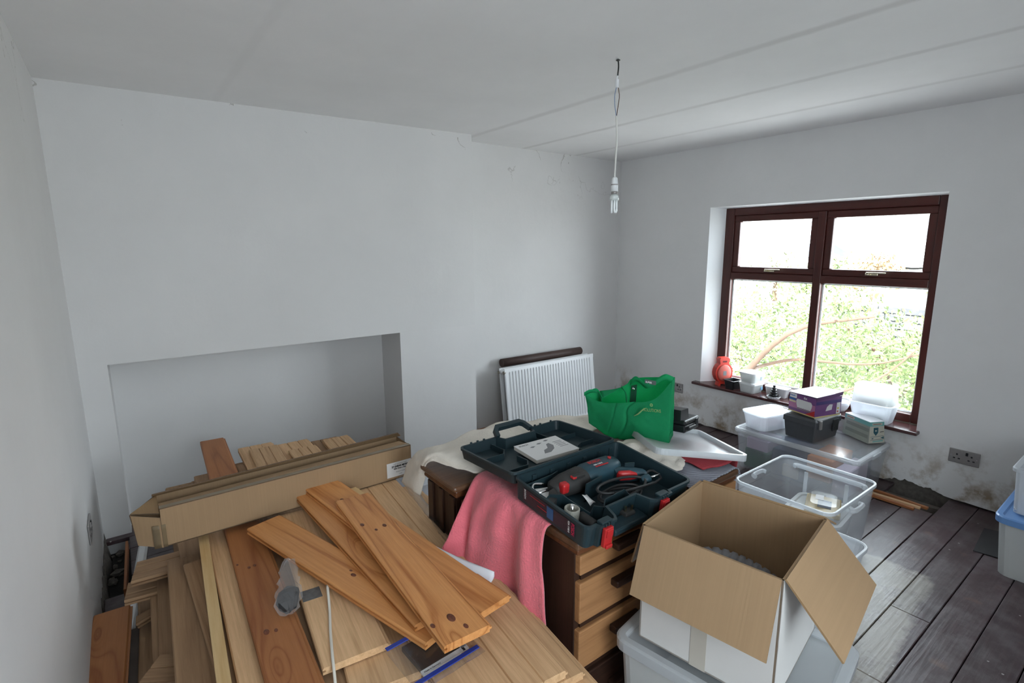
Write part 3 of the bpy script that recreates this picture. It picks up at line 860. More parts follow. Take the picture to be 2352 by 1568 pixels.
# ------------------------------------------------------------------ pedestal desk and cabinet
DT = 0.775
desk = thing('pedestal_desk', 'dark wooden pedestal desk with oak drawer fronts under the open tool case', 'desk', (0, 0, 0))
def wbox(name, lo, hi, m, parent, bev=0.004, ax=0):
    """box whose grain (local X) runs along room axis ax"""
    c = [(lo[i] + hi[i]) / 2 for i in range(3)]; s = [hi[i] - lo[i] for i in range(3)]
    bm = B()
    if ax == 0: cbox(bm, (0, 0, 0), s, bev); rot = Matrix.Identity(4)
    elif ax == 1: cbox(bm, (0, 0, 0), (s[1], s[0], s[2]), bev); rot = Matrix.Rotation(R(90), 4, 'Z')
    else: cbox(bm, (0, 0, 0), (s[2], s[1], s[0]), bev); rot = Matrix.Rotation(R(-90), 4, 'Y')
    o = obj(name, bm, m, parent); o.matrix_local = Matrix.Translation(c) @ rot
    return o
wbox('desk_top', (0.985, 1.004, DT - 0.028), (1.85, 1.56, DT), M_DESKT, desk, 0.008)
wbox('top_moulding', (0.992, 1.010, DT - 0.045), (1.843, 1.55, DT - 0.028), M_DESKR, desk, 0.004)
for x0, x1 in ((0.995, 1.40), (1.46, 1.84)):
    wbox('side_panel', (x0, 1.026, 0.04), (x0 + 0.022, 1.55, DT - 0.045), M_DESK, desk, 0.003, 2)
    wbox('side_panel', (x1 - 0.022, 1.026, 0.04), (x1, 1.55, DT - 0.045), M_DESK, desk, 0.003, 2)
    wbox('carcass', (x0 + 0.022, 1.02, 0.05), (x1 - 0.022, 1.54, DT - 0.05), M_DESK, desk, 0.0)
    wbox('plinth', (x0 + 0.01, 1.02, 0.0), (x1 - 0.01, 1.54, 0.05), M_DESK, desk, 0.002)
    for k, (z0, z1, m) in enumerate(((0.664, 0.728, M_DRAWER), (0.502, 0.637, M_DRAWER), (0.340, 0.474, M_DRAWER), (0.10, 0.312, M_DESK))):
        d = wbox('drawer', (x0 + 0.004, 1.005, z0), (x1 - 0.004, 1.03, z1), m, desk, 0.004)
        bm = B(); cbox(bm, (0, -0.026, 0.022), (0.13, 0.03, 0.024), 0.005)
        obj('handle', bm, M_DESK, d)
wbox('back_panel', (1.40, 1.53, 0.3), (1.46, 1.55, DT - 0.045), M_DESK, desk, 0.0)

CT = 0.752
cab = thing('sideboard', 'dark brown sideboard with moulded top behind the pedestal desk', 'cabinet', (0, 0, 0))
wbox('sideboard_top', (0.905, 1.572, CT - 0.022), (1.86, 1.85, CT), M_DESKT, cab, 0.009)
wbox('top_moulding', (0.918, 1.583, CT - 0.05), (1.85, 1.84, CT - 0.022), M_DESKR, cab, 0.006)
wbox('body', (0.932, 1.60, 0.05), (1.84, 1.83, CT - 0.05), M_DESK, cab, 0.002, 2)
wbox('front_panel', (0.95, 1.592, 0.09), (1.83, 1.60, CT - 0.07), M_DESKR, cab, 0.002, 2)
for y0, y1 in ((1.61, 1.65), (1.70, 1.73), (1.78, 1.82)):
    wbox('side_stile', (0.924, y0, 0.08), (0.933, y1, CT - 0.06), M_DESK, cab, 0.002, 2)
wbox('plinth', (0.94, 1.61, 0.0), (1.83, 1.82, 0.05), M_DESK, cab, 0.0)

# ------------------------------------------------------------------ cloths
def cloth(name, label, ctrl, nu, nv, m, t, fn=None, cat='blanket', off=1):
    bm = B(); grid_surf(bm, patch(ctrl, nu, nv, fn))
    bmesh.ops.recalc_face_normals(bm, faces=bm.faces)
    o = obj(name, bm, m); tag(o, label, cat)
    solidify(o, t, off); return o
# pink blanket: lies over the desk edge, then hangs down its left side in folds
def pinkfold(p, u, v):
    k = min(1, max(0, u - 0.30) / 0.25)
    w = math.sin(v * 13.0 + 0.6 - u * 1.2) * 0.55 + math.sin(v * 23 + 2 + u * 1.5) * 0.3
    return p + Vector((-0.024 * k * (w + 0.6) - 0.008 * n3((u * 6, v * 9, 1)), 0.012 * k * math.sin(v * 9 + u * 3), 0.004 * n3((u * 7, v * 7, 4))))
cloth('pink_blanket', 'pink fleece blanket hanging over the left side of the desk', [
    [(1.17, 1.12, 0.782), (1.18, 1.26, 0.790), (1.19, 1.40, 0.795), (1.19, 1.53, 0.795)],
    [(1.02, 1.12, 0.784), (1.03, 1.26, 0.792), (1.04, 1.40, 0.797), (1.06, 1.545, 0.792)],
    [(0.970, 1.12, 0.765), (0.965, 1.26, 0.775), (0.970, 1.40, 0.782), (0.990, 1.552, 0.775)],
    [(0.970, 1.11, 0.60), (0.955, 1.27, 0.62), (0.940, 1.42, 0.65), (0.922, 1.548, 0.67)],
    [(0.970, 1.10, 0.40), (0.950, 1.28, 0.43), (0.920, 1.43, 0.50), (0.868, 1.545, 0.59)],
    [(0.970, 1.09, 0.12), (0.945, 1.28, 0.15), (0.915, 1.43, 0.35), (0.842, 1.54, 0.548)]], 60, 60, M_PINK, 0.006, pinkfold)
# cream dust sheet spread over the sideboard, one corner hanging off its left end
def creamf(p, u, v):
    return p + Vector((0, 0, 0.017 * n3((p.x * 8, p.y * 11, 0.5)) + 0.008 * abs(n3((p.x * 16, p.y * 19, 2))) + 0.005)) + Vector((0.008 * n3((p.y * 14, p.z * 14, 3)), 0, 0))
cloth('cream_dust_sheet', 'cream wool dust sheet bunched over the sideboard, corner hanging off its left', [
    [spot(926, 1108, 0.60), spot(940, 1062, 0.70), spot(975, 1035, 0.785), spot(1020, 1020, 0.82), spot(1080, 1000, 0.82), (1.36, 1.945, 0.795), (1.62, 1.86, 0.79), (1.86, 1.78, 0.785)],
    [spot(938, 1122, 0.60), spot(958, 1085, 0.70), spot(985, 1045, 0.80), spot(1030, 1038, 0.815), spot(1090, 1020, 0.82), (1.36, 1.86, 0.805), (1.62, 1.79, 0.795), (1.86, 1.73, 0.79)],
    [spot(952, 1133, 0.60), spot(968, 1090, 0.70), spot(988, 1052, 0.79), spot(1035, 1056, 0.805), spot(1098, 1050, 0.81), (1.34, 1.77, 0.798), (1.60, 1.72, 0.79), (1.86, 1.68, 0.785)],
    [spot(964, 1138, 0.60), spot(978, 1095, 0.69), spot(985, 1062, 0.775), spot(1035, 1072, 0.780), spot(1102, 1086, 0.785), (1.25, 1.64, 0.787), (1.60, 1.62, 0.79), (1.86, 1.62, 0.79)]], 40, 70, M_CREAM, 0.006, creamf, 'cloth')
cloth('striped_cloth', 'grey striped cloth lying on the desk at its front right edge', [
    [(1.53, 1.005, 0.780), (1.63, 0.998, 0.784), (1.74, 0.995, 0.784), (1.83, 1.00, 0.782), (1.87, 1.01, 0.74)],
    [(1.54, 1.08, 0.786), (1.63, 1.09, 0.796), (1.74, 1.08, 0.798), (1.84, 1.09, 0.792), (1.885, 1.10, 0.72)],
    [(1.55, 1.20, 0.79), (1.64, 1.20, 0.80), (1.75, 1.21, 0.80), (1.85, 1.22, 0.795), (1.89, 1.22, 0.70)],
    [(1.55, 1.32, 0.79), (1.64, 1.33, 0.80), (1.75, 1.33, 0.80), (1.85, 1.33, 0.79), (1.88, 1.34, 0.72)]], 24, 34, M_STRIPE, 0.004,
    lambda p, u, v: p + Vector((0, 0, 0.008 * n3((p.x * 16, p.y * 16, 7)))), 'cloth')
cloth('red_cloth', 'folded red cloth under the plastic lid on the desk', [
    [(1.66, 1.04, 0.808), (1.76, 1.01, 0.812), (1.855, 1.02, 0.808), (1.905, 1.05, 0.73)],
    [(1.66, 1.14, 0.815), (1.76, 1.13, 0.82), (1.86, 1.13, 0.81), (1.91, 1.14, 0.72)],
    [(1.66, 1.24, 0.812), (1.76, 1.24, 0.815), (1.86, 1.24, 0.805), (1.91, 1.24, 0.74)]], 16, 24, M_REDC, 0.004,
    lambda p, u, v: p + Vector((0, 0, 0.005 * n3((p.x * 18, p.y * 18, 9)))), 'cloth')
cloth('cream_rag', 'crumpled torn cream rag between tool case and plastic lid', [
    [(1.50, 1.36, 0.81), (1.52, 1.26, 0.815), (1.545, 1.17, 0.81), (1.57, 1.09, 0.808)],
    [(1.57, 1.38, 0.83), (1.58, 1.28, 0.84), (1.60, 1.18, 0.83), (1.605, 1.085, 0.812)],
    [(1.66, 1.38, 0.822), (1.66, 1.28, 0.835), (1.665, 1.19, 0.828), (1.66, 1.12, 0.813)],
    [(1.74, 1.36, 0.815), (1.73, 1.28, 0.825), (1.72, 1.21, 0.822), (1.71, 1.16, 0.816)]], 30, 30, M_CREAM, 0.004,
    lambda p, u, v: p + Vector((0.010 * n3((p.y * 30, p.x * 30, 5)), 0.012 * n3((p.x * 30, p.y * 30, 6)), 0.012 * n3((p.x * 24, p.y * 24, 11)))), 'cloth')
# red-brown peg between case and lid
bm = B(); box(bm, (-0.012, -0.02, 0), (0.012, 0.02, 0.05), 0.004)
box(bm, (-0.016, -0.024, 0.044), (0.016, 0.024, 0.058), 0.004)
o = obj('wooden_peg', bm, mat('red_brown_paint', (0.10, 0.015, 0.015), 0.5)); o.location = (1.51, 1.285, 0.79); tag(o, 'small dark red block standing beside the open tool case', 'block')

# ------------------------------------------------------------------ tool case
CASE_M = Matrix.Translation((0.972, 0.962, DT + 0.003)) @ Matrix.Rotation(R(1.2), 4, 'Z') @ Matrix.Rotation(R(6.5), 4, 'X')
case = thing('tool_case', 'open dark teal plastic power tool case with red latches on the desk', 'tool case')
case.matrix_world = CASE_M
CW, CD, CH = 0.50, 0.33, 0.075
r = 0.022
def corner(cx, cy, a0, rr=r, n=4):
    return [(cx + rr * math.cos(R(a0 + 90 * k / n)), cy + rr * math.sin(R(a0 + 90 * k / n))) for k in range(n + 1)]
out = corner(CW - r, CD - r, 0) + corner(r, CD - r, 90) + corner(r, r, 180)
out += [(0.036, 0.0), (0.040, -0.012), (0.105, -0.012), (0.115, 0.0), (0.13, 0.045), (0.265, 0.045), (0.28, 0.0), (0.29, -0.012), (0.37, -0.012), (0.376, 0.0)]
out += corner(CW - r, r, 270)
bm = B(); shell(bm, out, CH, 0.0045, rim=0.004, taper=0.006)
obj('case_base', bm, M_TEAL, case)
# carrying-grip half that bridges the notch low down
bm = B(); box(bm, (0.12, -0.006, 0.0), (0.275, 0.046, 0.022), 0.006); obj('grip', bm, M_TEAL, case)
for lx in (0.050, 0.316):
    bm = B()
    box(bm, (lx, -0.026, 0.004), (lx + 0.034, -0.012, 0.066), 0.003)
    box(bm, (lx + 0.004, -0.030, 0.038), (lx + 0.030, -0.024, 0.062), 0.002)
    box(bm, (lx + 0.004, -0.033, 0.002), (lx + 0.030, -0.024, 0.014), 0.003)
    la = obj('latch', bm, M_RED, case); la['label'] = 'red plastic latch'
    bm = B(); box(bm, (lx - 0.004, -0.014, CH - 0.004), (lx + 0.04, 0.008, CH + 0.006), 0.002)
    for k in range(3): box(bm, (lx + 0.004 + k * 0.011, -0.02, CH - 0.006), (lx + 0.010 + k * 0.011, -0.012, CH + 0.003))
    obj('latch_catch', bm, M_TEAL, case)
# inner dividers
def divider(pts, z1, t=0.004, z0=0.004):
    """thin upright wall along a plan polyline with given top heights"""
    bm = B()
    P = [Vector((x, y, 0)) for x, y in pts]
    zs_ = z1 if isinstance(z1, (list, tuple)) else [z1] * len(P)
    rows = []
    for i, p in enumerate(P):
        d = (P[min(i + 1, len(P) - 1)] - P[max(i - 1, 0)]).normalized(); nn = Vector((-d.y, d.x, 0)) * t / 2
        rows.append([p - nn + Vector((0, 0, z0)), p + nn + Vector((0, 0, z0)), p + nn + Vector((0, 0, zs_[i])), p - nn + Vector((0, 0, zs_[i]))])
    loft(bm, rows)
    bmesh.ops.recalc_face_normals(bm, faces=bm.faces)
    return obj('divider', bm, M_TEAL, case)
divider([(0.012, 0.195), (0.045, 0.205), (0.07, 0.175), (0.095, 0.125), (0.11, 0.09), (0.13, 0.095), (0.138, 0.052)], [0.05, 0.06, 0.066, 0.045, 0.035, 0.05, 0.066])
divider([(0.13, 0.055), (0.16, 0.08), (0.258, 0.085), (0.268, 0.05)], [0.066, 0.070, 0.072, 0.05])
divider([(0.175, 0.175), (0.26, 0.185)], 0.07)
divider([(0.395, 0.20), (0.43, 0.185)], 0.072)
divider([(0.02, 0.30), (0.14, 0.30), (0.18, 0.315)], [0.05, 0.055, 0.05])
for x in (0.07, 0.15, 0.23, 0.31, 0.39, 0.45):
    bm = B(); box(bm, (x, CD - 0.012, 0.01), (x + 0.018, CD - 0.004, 0.062), 0.002); obj('rib', bm, M_TEAL, case)
# printed label along the left side
def strip(parent, name, p0, X, Y, w, h, m, lift=0.0006, label=None):
    bm = B(); box(bm, (0, 0, 0), (w, h, 0.0006))
    o = obj(name, bm, m, parent); o.matrix_local = frame(Vector(p0), X, Y) @ Matrix.Translation((0, 0, lift))
    if label: o['label'] = label
    return o
M_LABELD = mat('label_dark_purple', (0.028, 0.016, 0.028), 0.4, noise_amt=0.6, noise_scale=60)
lb = strip(case, 'side_label', (0.0046, 0.282, 0.012), (0, -1, 0.0), (-0.006, 0.0, 0.067), 0.235, 0.048, M_LABELD, label='dark printed label with red and white lettering')
strip(lb, 'label_picture', (0.115, 0.004, 0.0007), (1, 0, 0), (0, 1, 0), 0.028, 0.040, mat('label_blue', (0.02, 0.09, 0.22), 0.4))
strip(lb, 'label_stripe', (0.034, 0.036, 0.0007), (1, 0, 0), (0, 1, 0), 0.07, 0.002, M_RED)
strip(lb, 'label_stripe', (0.07, 0.018, 0.0007), (1, 0, 0), (0, 1, 0), 0.045, 0.002, M_RED)
MG = mat('label_magenta', (0.42, 0.01, 0.06), 0.4)
text_mesh('lettering', 'BOSCH', 0.017, MG, lb, frame((0.234, 0.046, 0.0009), (0, -1, 0), (1, 0, 0)) @ Matrix.Translation((0, -0.013, 0)), bold=0.0006, sx=0.72)
text_mesh('lettering', 'GSA 1100 E', 0.009, M_PAPER, lb, frame((0.214, 0.046, 0.0009), (0, -1, 0), (1, 0, 0)) @ Matrix.Translation((0, -0.007, 0)), sx=0.9)
text_mesh('lettering', 'BOSCH', 0.010, M_PAPER, lb, frame((0.006, 0.046, 0.0009), (0, -1, 0), (1, 0, 0)), sx=1.1)
# lid, swung right back
lid = thing('case_lid', None, None); lid.parent = case
lid.matrix_local = Matrix.Translation((0.0, CD + 0.006, CH)) @ Matrix.Rotation(R(-8.5), 4, 'X')
lout = corner(CW - r, CD - r, 0)
lout += [(0.345, CD), (0.33, CD - 0.045), (0.185, CD - 0.045), (0.17, CD)]
lout += corner(r, CD - r, 90) + corner(r, r, 180) + corner(CW - r, r, 270)
bm = B(); shell(bm, lout, 0.042, 0.0045, rim=0.004, taper=0.006, z0=-0.035); lid_shell = obj('lid_shell', bm, M_TEAL, lid)
bm = B()
poly_prism(bm, [(0.165, CD - 0.01), (0.178, CD + 0.032), (0.196, CD + 0.05), (0.318, CD + 0.05), (0.336, CD + 0.032), (0.349, CD - 0.01), (0.332, CD - 0.01), (0.322, CD + 0.022), (0.312, CD + 0.030), (0.202, CD + 0.030), (0.192, CD + 0.022), (0.182, CD - 0.01)], 'z', -0.012, 0.008, M=Matrix.Translation((0, CD - 0.03, 0)) @ Matrix.Rotation(R(26), 4, 'X') @ Matrix.Translation((0, -CD + 0.03, 0)))
obj('carry_handle', bm, M_TEAL, lid)
for x in (0.05, 0.08, 0.11, 0.20, 0.245, 0.30, 0.37, 0.40, 0.46):
    if 0.16 < x < 0.35: continue
    bm = B(); yy = CD - 0.002
    box(bm, (x, yy, -0.004), (x + 0.008, yy + 0.006, 0.013), 0.001); obj('lug', bm, M_TEAL, lid)
for pts, h in (([(0.03, 0.20), (0.11, 0.20), (0.135, 0.23), (0.135, 0.31)], 0.022), ([(0.03, 0.06), (0.11, 0.06), (0.135, 0.09), (0.135, 0.15)], 0.022), ([(0.36, 0.32), (0.36, 0.24), (0.40, 0.20), (0.48, 0.20)], 0.018), ([(0.36, 0.02), (0.37, 0.08), (0.41, 0.10), (0.48, 0.10)], 0.018)):
    bm = B(); P = [Vector((x, y, -0.031)) for x, y in pts]
    rows = []
    for i, p in enumerate(P):
        d = (P[min(i + 1, 3)] - P[max(i - 1, 0)]).normalized(); nn = Vector((-d.y, d.x, 0)) * 0.002
        rows.append([p - nn, p + nn, p + nn + Vector((0, 0, h)), p - nn + Vector((0, 0, h))])
    loft(bm, rows); bmesh.ops.recalc_face_normals(bm, faces=bm.faces); obj('lid_rib', bm, M_TEAL, lid)
bpy.context.view_layer.update()
LID_M = CASE_M @ lid.matrix_local
# instruction manual lying in the lid
man = thing('instruction_manual', 'white instruction booklet with a saw drawing lying in the case lid', 'booklet')
man.matrix_world = LID_M @ Matrix.Translation((0.165, 0.075, -0.008)) @ Matrix.Rotation(R(4), 4, 'X') @ Matrix.Rotation(R(-4), 4, 'Z')
bm = B(); box(bm, (0, 0, -0.02), (0.20, 0.145, -0.006), 0.001); obj('pages', bm, mat('page_edges', (0.62, 0.58, 0.52), 0.9), man)
bm = B(); box(bm, (-0.001, -0.001, -0.006), (0.201, 0.146, -0.005)); obj('cover', bm, M_PAPER, man)
bm = B()
poly_prism(bm, [(0.06, 0.03), (0.075, 0.055), (0.10, 0.065), (0.115, 0.095), (0.13, 0.10), (0.135, 0.075), (0.12, 0.05), (0.09, 0.03)], 'z', -0.005, -0.0044); obj('saw_drawing', bm, M_GREYINK, man)
for cx, cy in ((0.055, 0.10), (0.095, 0.115), (0.135, 0.125)):
    bm = B(); poly_prism(bm, [(cx - 0.012, cy), (cx, cy + 0.006), (cx + 0.014, cy + 0.002), (cx, cy - 0.005)], 'z', -0.005, -0.0044); obj('picture', bm, M_GREYINK, man)
for k in range(5):
    bm = B(); box(bm, (0.15, 0.05 + k * 0.012, -0.005), (0.15 + 0.04 - 0.004 * (k % 2), 0.053 + k * 0.012, -0.0045)); obj('text_line', bm, M_GREYINK, man)
text_mesh('lettering', 'BOSCH', 0.013, M_INK, man, Matrix.Translation((0.012, 0.125, -0.0048)))

# reciprocating saw lying in the case
saw = thing('reciprocating_saw', 'dark teal reciprocating saw with red trigger lying in the open case', 'power tool')
saw.matrix_world = CASE_M @ Matrix.Translation((0.29, 0.243, 0.038)) @ Matrix.Rotation(R(-3), 4, 'Z') @ Matrix.Diagonal((1.04, 1.15, 1.12, 1))
def body(name, secs, m, parent, seg=14, pw=2.6):
    """lofted body along X: (x, cy, cz, half-width y, half-height z)"""
    bm = B(); L = []
    for x, cy, cz, a, b in secs:
        ring = []
        for k in range(seg):
            t = 2 * PI * k / seg; c, s = math.cos(t), math.sin(t)
            ring.append((x, cy + a * math.copysign(abs(c) ** (2 / pw), c), cz + b * math.copysign(abs(s) ** (2 / pw), s)))
        L.append(ring)
    loft(bm, L, smooth=True); bmesh.ops.recalc_face_normals(bm, faces=bm.faces)
    return obj(name, bm, m, parent, smooth=45)
body('motor_housing', [(-0.055, 0.003, 0.0, 0.034, 0.030), (-0.04, 0.003, 0, 0.040, 0.036), (0.03, 0.006, 0, 0.040, 0.036), (0.085, 0.01, 0, 0.037, 0.034), (0.11, 0.012, 0, 0.028, 0.026), (0.118, 0.012, 0, 0.012, 0.012)], M_TEAL2, saw)
body('gearbox', [(-0.19, -0.002, -0.004, 0.016, 0.016), (-0.18, -0.002, -0.003, 0.027, 0.024), (-0.14, -0.001, 0, 0.034, 0.030), (-0.06, 0.002, 0, 0.040, 0.034), (-0.052, 0.002, 0, 0.036, 0.032)], M_DGREY, saw)
body('rear_grip', [(0.06, -0.02, -0.004, 0.02, 0.022), (0.09, -0.035, -0.004, 0.022, 0.023), (0.13, -0.055, -0.004, 0.020, 0.022), (0.155, -0.07, -0.004, 0.017, 0.019), (0.16, -0.073, -0.004, 0.008, 0.01)], M_TEAL2, saw)
body('trigger', [(0.055, -0.050, 0.006, 0.006, 0.010), (0.062, -0.052, 0.006, 0.011, 0.016), (0.095, -0.064, 0.006, 0.010, 0.016), (0.112, -0.074, 0.006, 0.006, 0.010)], M_RED, saw)['label'] = 'red trigger'
bm = B(); box(bm, (-0.178, -0.042, -0.002), (-0.150, -0.018, 0.030), 0.006); obj('blade_lever', bm, M_RED, saw)['label'] = 'red blade lever'
bm = B(); box(bm, (-0.125, -0.030, 0.027), (-0.075, -0.016, 0.038), 0.003); obj('slider', bm, M_DGREY, saw)
bm = B(); box(bm, (-0.128, -0.031, 0.029), (-0.112, -0.015, 0.037), 0.003); obj('slider_tab', bm, M_RED, saw)
bm = B(); tube(bm, spline([(-0.19, 0.03, 0.0), (-0.225, 0.035, 0.006), (-0.245, 0.02, 0.006), (-0.248, 0.0, 0.004)], 10), 0.005, 6)
tube(bm, [(-0.19, -0.002, 0), (-0.255, 0.0, 0.0)], 0.006, 8)
obj('foot_bracket', bm, M_CHROME, saw)
bm = B(); poly_prism(bm, [(-0.20, -0.05), (-0.245, -0.075), (-0.25, -0.055), (-0.215, -0.02), (-0.19, -0.015)], 'z', -0.02, 0.012); obj('foot_plate', bm, M_DGREY, saw)
text_mesh('lettering', 'BOSCH', 0.017, M_RED, saw, Matrix.Translation((-0.02, 0.008, 0.0362)), bold=0.0005)
text_mesh('lettering', 'GSA 1100 E', 0.008, M_PAPER, saw, Matrix.Translation((-0.012, -0.006, 0.0362)), bold=0.0002)
bm = B(); box(bm, (-0.012, -0.014, 0.0345), (0.045, -0.010, 0.0364)); obj('red_bar', bm, M_RED, saw)
bm = B(); lathe(bm, [(0.006, 0), (0.006, 0.004)], 12, (0.075, 0.01, 0.034)); obj('red_dot', bm, M_RED, saw)
# its flex, coiled in the front bay, with the plug
bm = B()
pts = []
for k in range(90):
    t = k / 89; a = 2 * PI * 2.6 * t + 0.4
    rx, ry = 0.095 - 0.015 * math.sin(5 * t), 0.036 + 0.006 * math.sin(7 * t)
    pts.append((-0.012 + rx * math.cos(a) + 0.03 * t, -0.118 + ry * math.sin(a) + 0.015 * t, -0.016 + 0.034 * t + 0.006 * math.sin(a * 0.5)))
pts = [(0.155, -0.07, -0.005), (0.18, -0.085, 0.012), (0.16, -0.13, 0.006)] + pts[::-1] + [(-0.06, -0.165, -0.02), (-0.05, -0.19, -0.02)]
tube(bm, spline(pts, 260), 0.0042, 7); obj('power_flex', bm, M_CABLE, saw)
bm = B(); box(bm, (-0.075, -0.195, -0.03), (-0.03, -0.155, -0.004), 0.006); pl = obj('plug', bm, M_DGREY, saw)
for px_, py_ in ((-0.064, -0.182), (-0.042, -0.186), (-0.052, -0.164)):
    bm = B(); box(bm, (px_ - 0.003, py_ - 0.0022, -0.006), (px_ + 0.003, py_ + 0.0022, 0.012)); obj('pin', bm, M_BRASS, pl)
# blue adapter, core bits, paper sheets
ad = thing('drill_adapter', 'short blue adapter with a steel shank in the case', 'tool bit')
ad.matrix_world = CASE_M @ Matrix.Translation((0.425, 0.115, 0.045)) @ Matrix.Rotation(R(75), 4, 'Y') @ Matrix.Rotation(R(20), 4, 'X')
bm = B(); lathe(bm, [(0.012, -0.03), (0.016, -0.028), (0.016, 0.002), (0.011, 0.006)], 16); obj('collar', bm, M_TEAL2, ad)
bm = B(); lathe(bm, [(0.004, 0.006), (0.004, 0.045)], 10); obj('shank', bm, M_CHROME, ad)
for i, (x, y) in enumerate(((0.055, 0.115), (0.085, 0.075))):
    c_ = thing('core_bit', ('grey gritty core bit in the left bay of the tool case', 'second core bit lying nearer the latch side of the left bay')[i], 'tool bit')
    c_.matrix_world = CASE_M @ Matrix.Translation((x, y, 0.006 if i == 0 else 0.024)) @ (Matrix.Identity(4) if i == 0 else Matrix.Rotation(R(90), 4, 'Y') @ Matrix.Rotation(R(90), 4, 'X'))
    bm = B(); lathe(bm, [(0.024, 0), (0.024, 0.05), (0.022, 0.052), (0.018, 0.05), (0.018, 0.02)] if i == 0 else [(0.015, -0.03), (0.017, -0.028), (0.017, 0.03), (0.014, 0.032)], 20)
    obj('barrel', bm, mat('gritty_steel', (0.30, 0.29, 0.25), 0.7, metal=0.3, noise_amt=0.35, noise_scale=220) if i == 0 else M_DGREY, c_)
    bm = B(); lathe(bm, [(0.006, 0.02), (0.006, 0.062)] if i == 0 else [(0.006, 0.03), (0.006, 0.055)], 10); obj('pilot', bm, M_CHROME, c_)
for i, (x, y, w, d, a) in enumerate(((0.022, 0.205, 0.10, 0.07, -4), (0.155, 0.13, 0.030, 0.035, 12))):
    bm = B(); grid_surf(bm, [[Vector((u * w, v * d, 0.006 * math.sin(3 * u + 2 * v) + 0.02 * v)) for u in [k / 6 for k in range(7)]] for v in [k / 6 for k in range(7)]])
    o = obj('paper_sheet', bm, M_PAPER); o.matrix_world = CASE_M @ Matrix.Translation((x, y, 0.02)) @ Matrix.Rotation(R(a), 4, 'Z'); solidify(o, 0.0008)
    tag(o, ('folded white paper in the left of the case under the saw foot', 'small white paper slip tucked by the cable in the case')[i], 'paper')

# ------------------------------------------------------------------ plastic lid with bag and black case on it
A_, D_, B_ = Vector((1.82, 0.95, 0.852)), Vector((1.50, 1.21, 0.895)), Vector((2.06, 1.33, 0.797))
LM = frame(A_, D_ - A_, B_ - A_)
if LM.col[2].z < 0: LM = frame(A_, B_ - A_, D_ - A_); LW, LD = 0.44, 0.36
else: LW, LD = 0.43, 0.44
pl_ = thing('plastic_tray', 'translucent white plastic tray lid tilted on the desk under the green bag', 'tray')
pl_.matrix_world = LM
bm = B()
def rr3(w, d, rr, z, ins=0): return [(x + LW / 2, y + LD / 2, z) for x, y in rrect(w - 2 * ins, d - 2 * ins, max(0.004, rr - ins), 4)]
loft(bm, [rr3(LW, LD, 0.03, 0.0), rr3(LW, LD, 0.03, 0.0, 0.012), rr3(LW, LD, 0.03, -0.020, 0.013), rr3(LW, LD, 0.03, -0.020, 0.010), rr3(LW, LD, 0.03, -0.004, 0.009), rr3(LW, LD, 0.03, -0.004, 0.003), rr3(LW, LD, 0.03, -0.024, 0.002), rr3(LW, LD, 0.03, -0.024, 0.0)], cap0=False, cap1=False, close=True)
obj('rim', bm, M_RIM, pl_)
bm = B(); loft(bm, [rr3(LW, LD, 0.03, -0.020, 0.012), rr3(LW, LD, 0.03, -0.0175, 0.012)])
obj('panel', bm, M_CLEAR2, pl_)

# green shopping bag
FL, FR = Vector((1.628, 1.60, 0.862)), Vector((1.712, 1.235, 0.862))
fd = (FR - FL).normalized(); fn_ = Vector((-fd.y, fd.x, 0))
if fn_.x < 0: fn_ = -fn_
bag = thing('shopping_bag', 'green fabric shopping bag standing on the plastic lid', 'bag')
def bp(px, py, depth=0.0): return onplane(px, py, FL + fn_ * depth, fn_)
def bagpanel(name, ctrl, nu=24, nv=24, amp=0.004, seed=0, m=M_GREEN, t=0.0012, crease=0.0):
    bm = B(); grid_surf(bm, patch(ctrl, nu, nv, lambda p, u, v: p + fn_ * (amp * n3((p.y * 14, p.z * 14, seed)) * 2.0 + 0.006 * (abs(n3((p.y * 9 + p.z * 7, p.z * 5 - p.y * 3, seed + 3.3))) ** 0.6) + 0.0015 * n3((p.y * 45, p.z * 45, seed)) + crease * math.exp(-((v - 0.33 - 0.20 * u - 0.02 * math.sin(u * 7)) / 0.012) ** 2) + crease * 0.5 * math.exp(-((v - 0.22 - 0.16 * u) / 0.01) ** 2))))
    bmesh.ops.recalc_face_normals(bm, faces=bm.faces)
    o = obj(name, bm, m, bag); solidify(o, t); return o
bagpanel('front_panel', [
    [bp(1353, 972), bp(1400, 1003), bp(1455, 1013), bp(1500, 1016), bp(1536, 1021)],
    [bp(1349, 940), bp(1398, 965, -0.015), bp(1455, 972, -0.02), bp(1500, 972, -0.012), bp(1538, 965)],
    [bp(1345, 915), bp(1393, 940, -0.01), bp(1450, 940, -0.012), bp(1500, 938, -0.005), bp(1540, 915)],
    [bp(1342, 906, 0.01), bp(1384, 924, 0.0), bp(1445, 924, -0.005), bp(1502, 917, 0.0), bp(1545, 872, 0.01)]], 40, 110, 0.004, 1, crease=0.007)
DB = 0.085
bagpanel('back_panel', [
    [bp(1372, 962, DB), bp(1420, 975, DB), bp(1480, 985, DB), bp(1545, 1000, DB)],
    [bp(1372, 930, DB), bp(1422, 935, DB), bp(1482, 940, DB), bp(1547, 945, DB)],
    [bp(1378, 898, DB - 0.03), bp(1430, 895, DB), bp(1485, 885, DB), bp(1549, 885, DB)],
    [bp(1384, 915, DB - 0.06), bp(1436, 884, DB), bp(1458, 868, DB), bp(1550, 866, DB)]], 24, 30, 0.004, 5)
bagpanel('side_gusset', [
    [bp(1536, 1021), bp(1540, 1010, DB / 2), bp(1545, 1000, DB)],
    [bp(1538, 965), bp(1536, 960, DB / 2), bp(1547, 945, DB)],
    [bp(1545, 872, 0.01), bp(1540, 885, DB / 2), bp(1550, 866, DB)]], 16, 12, 0.003, 2)
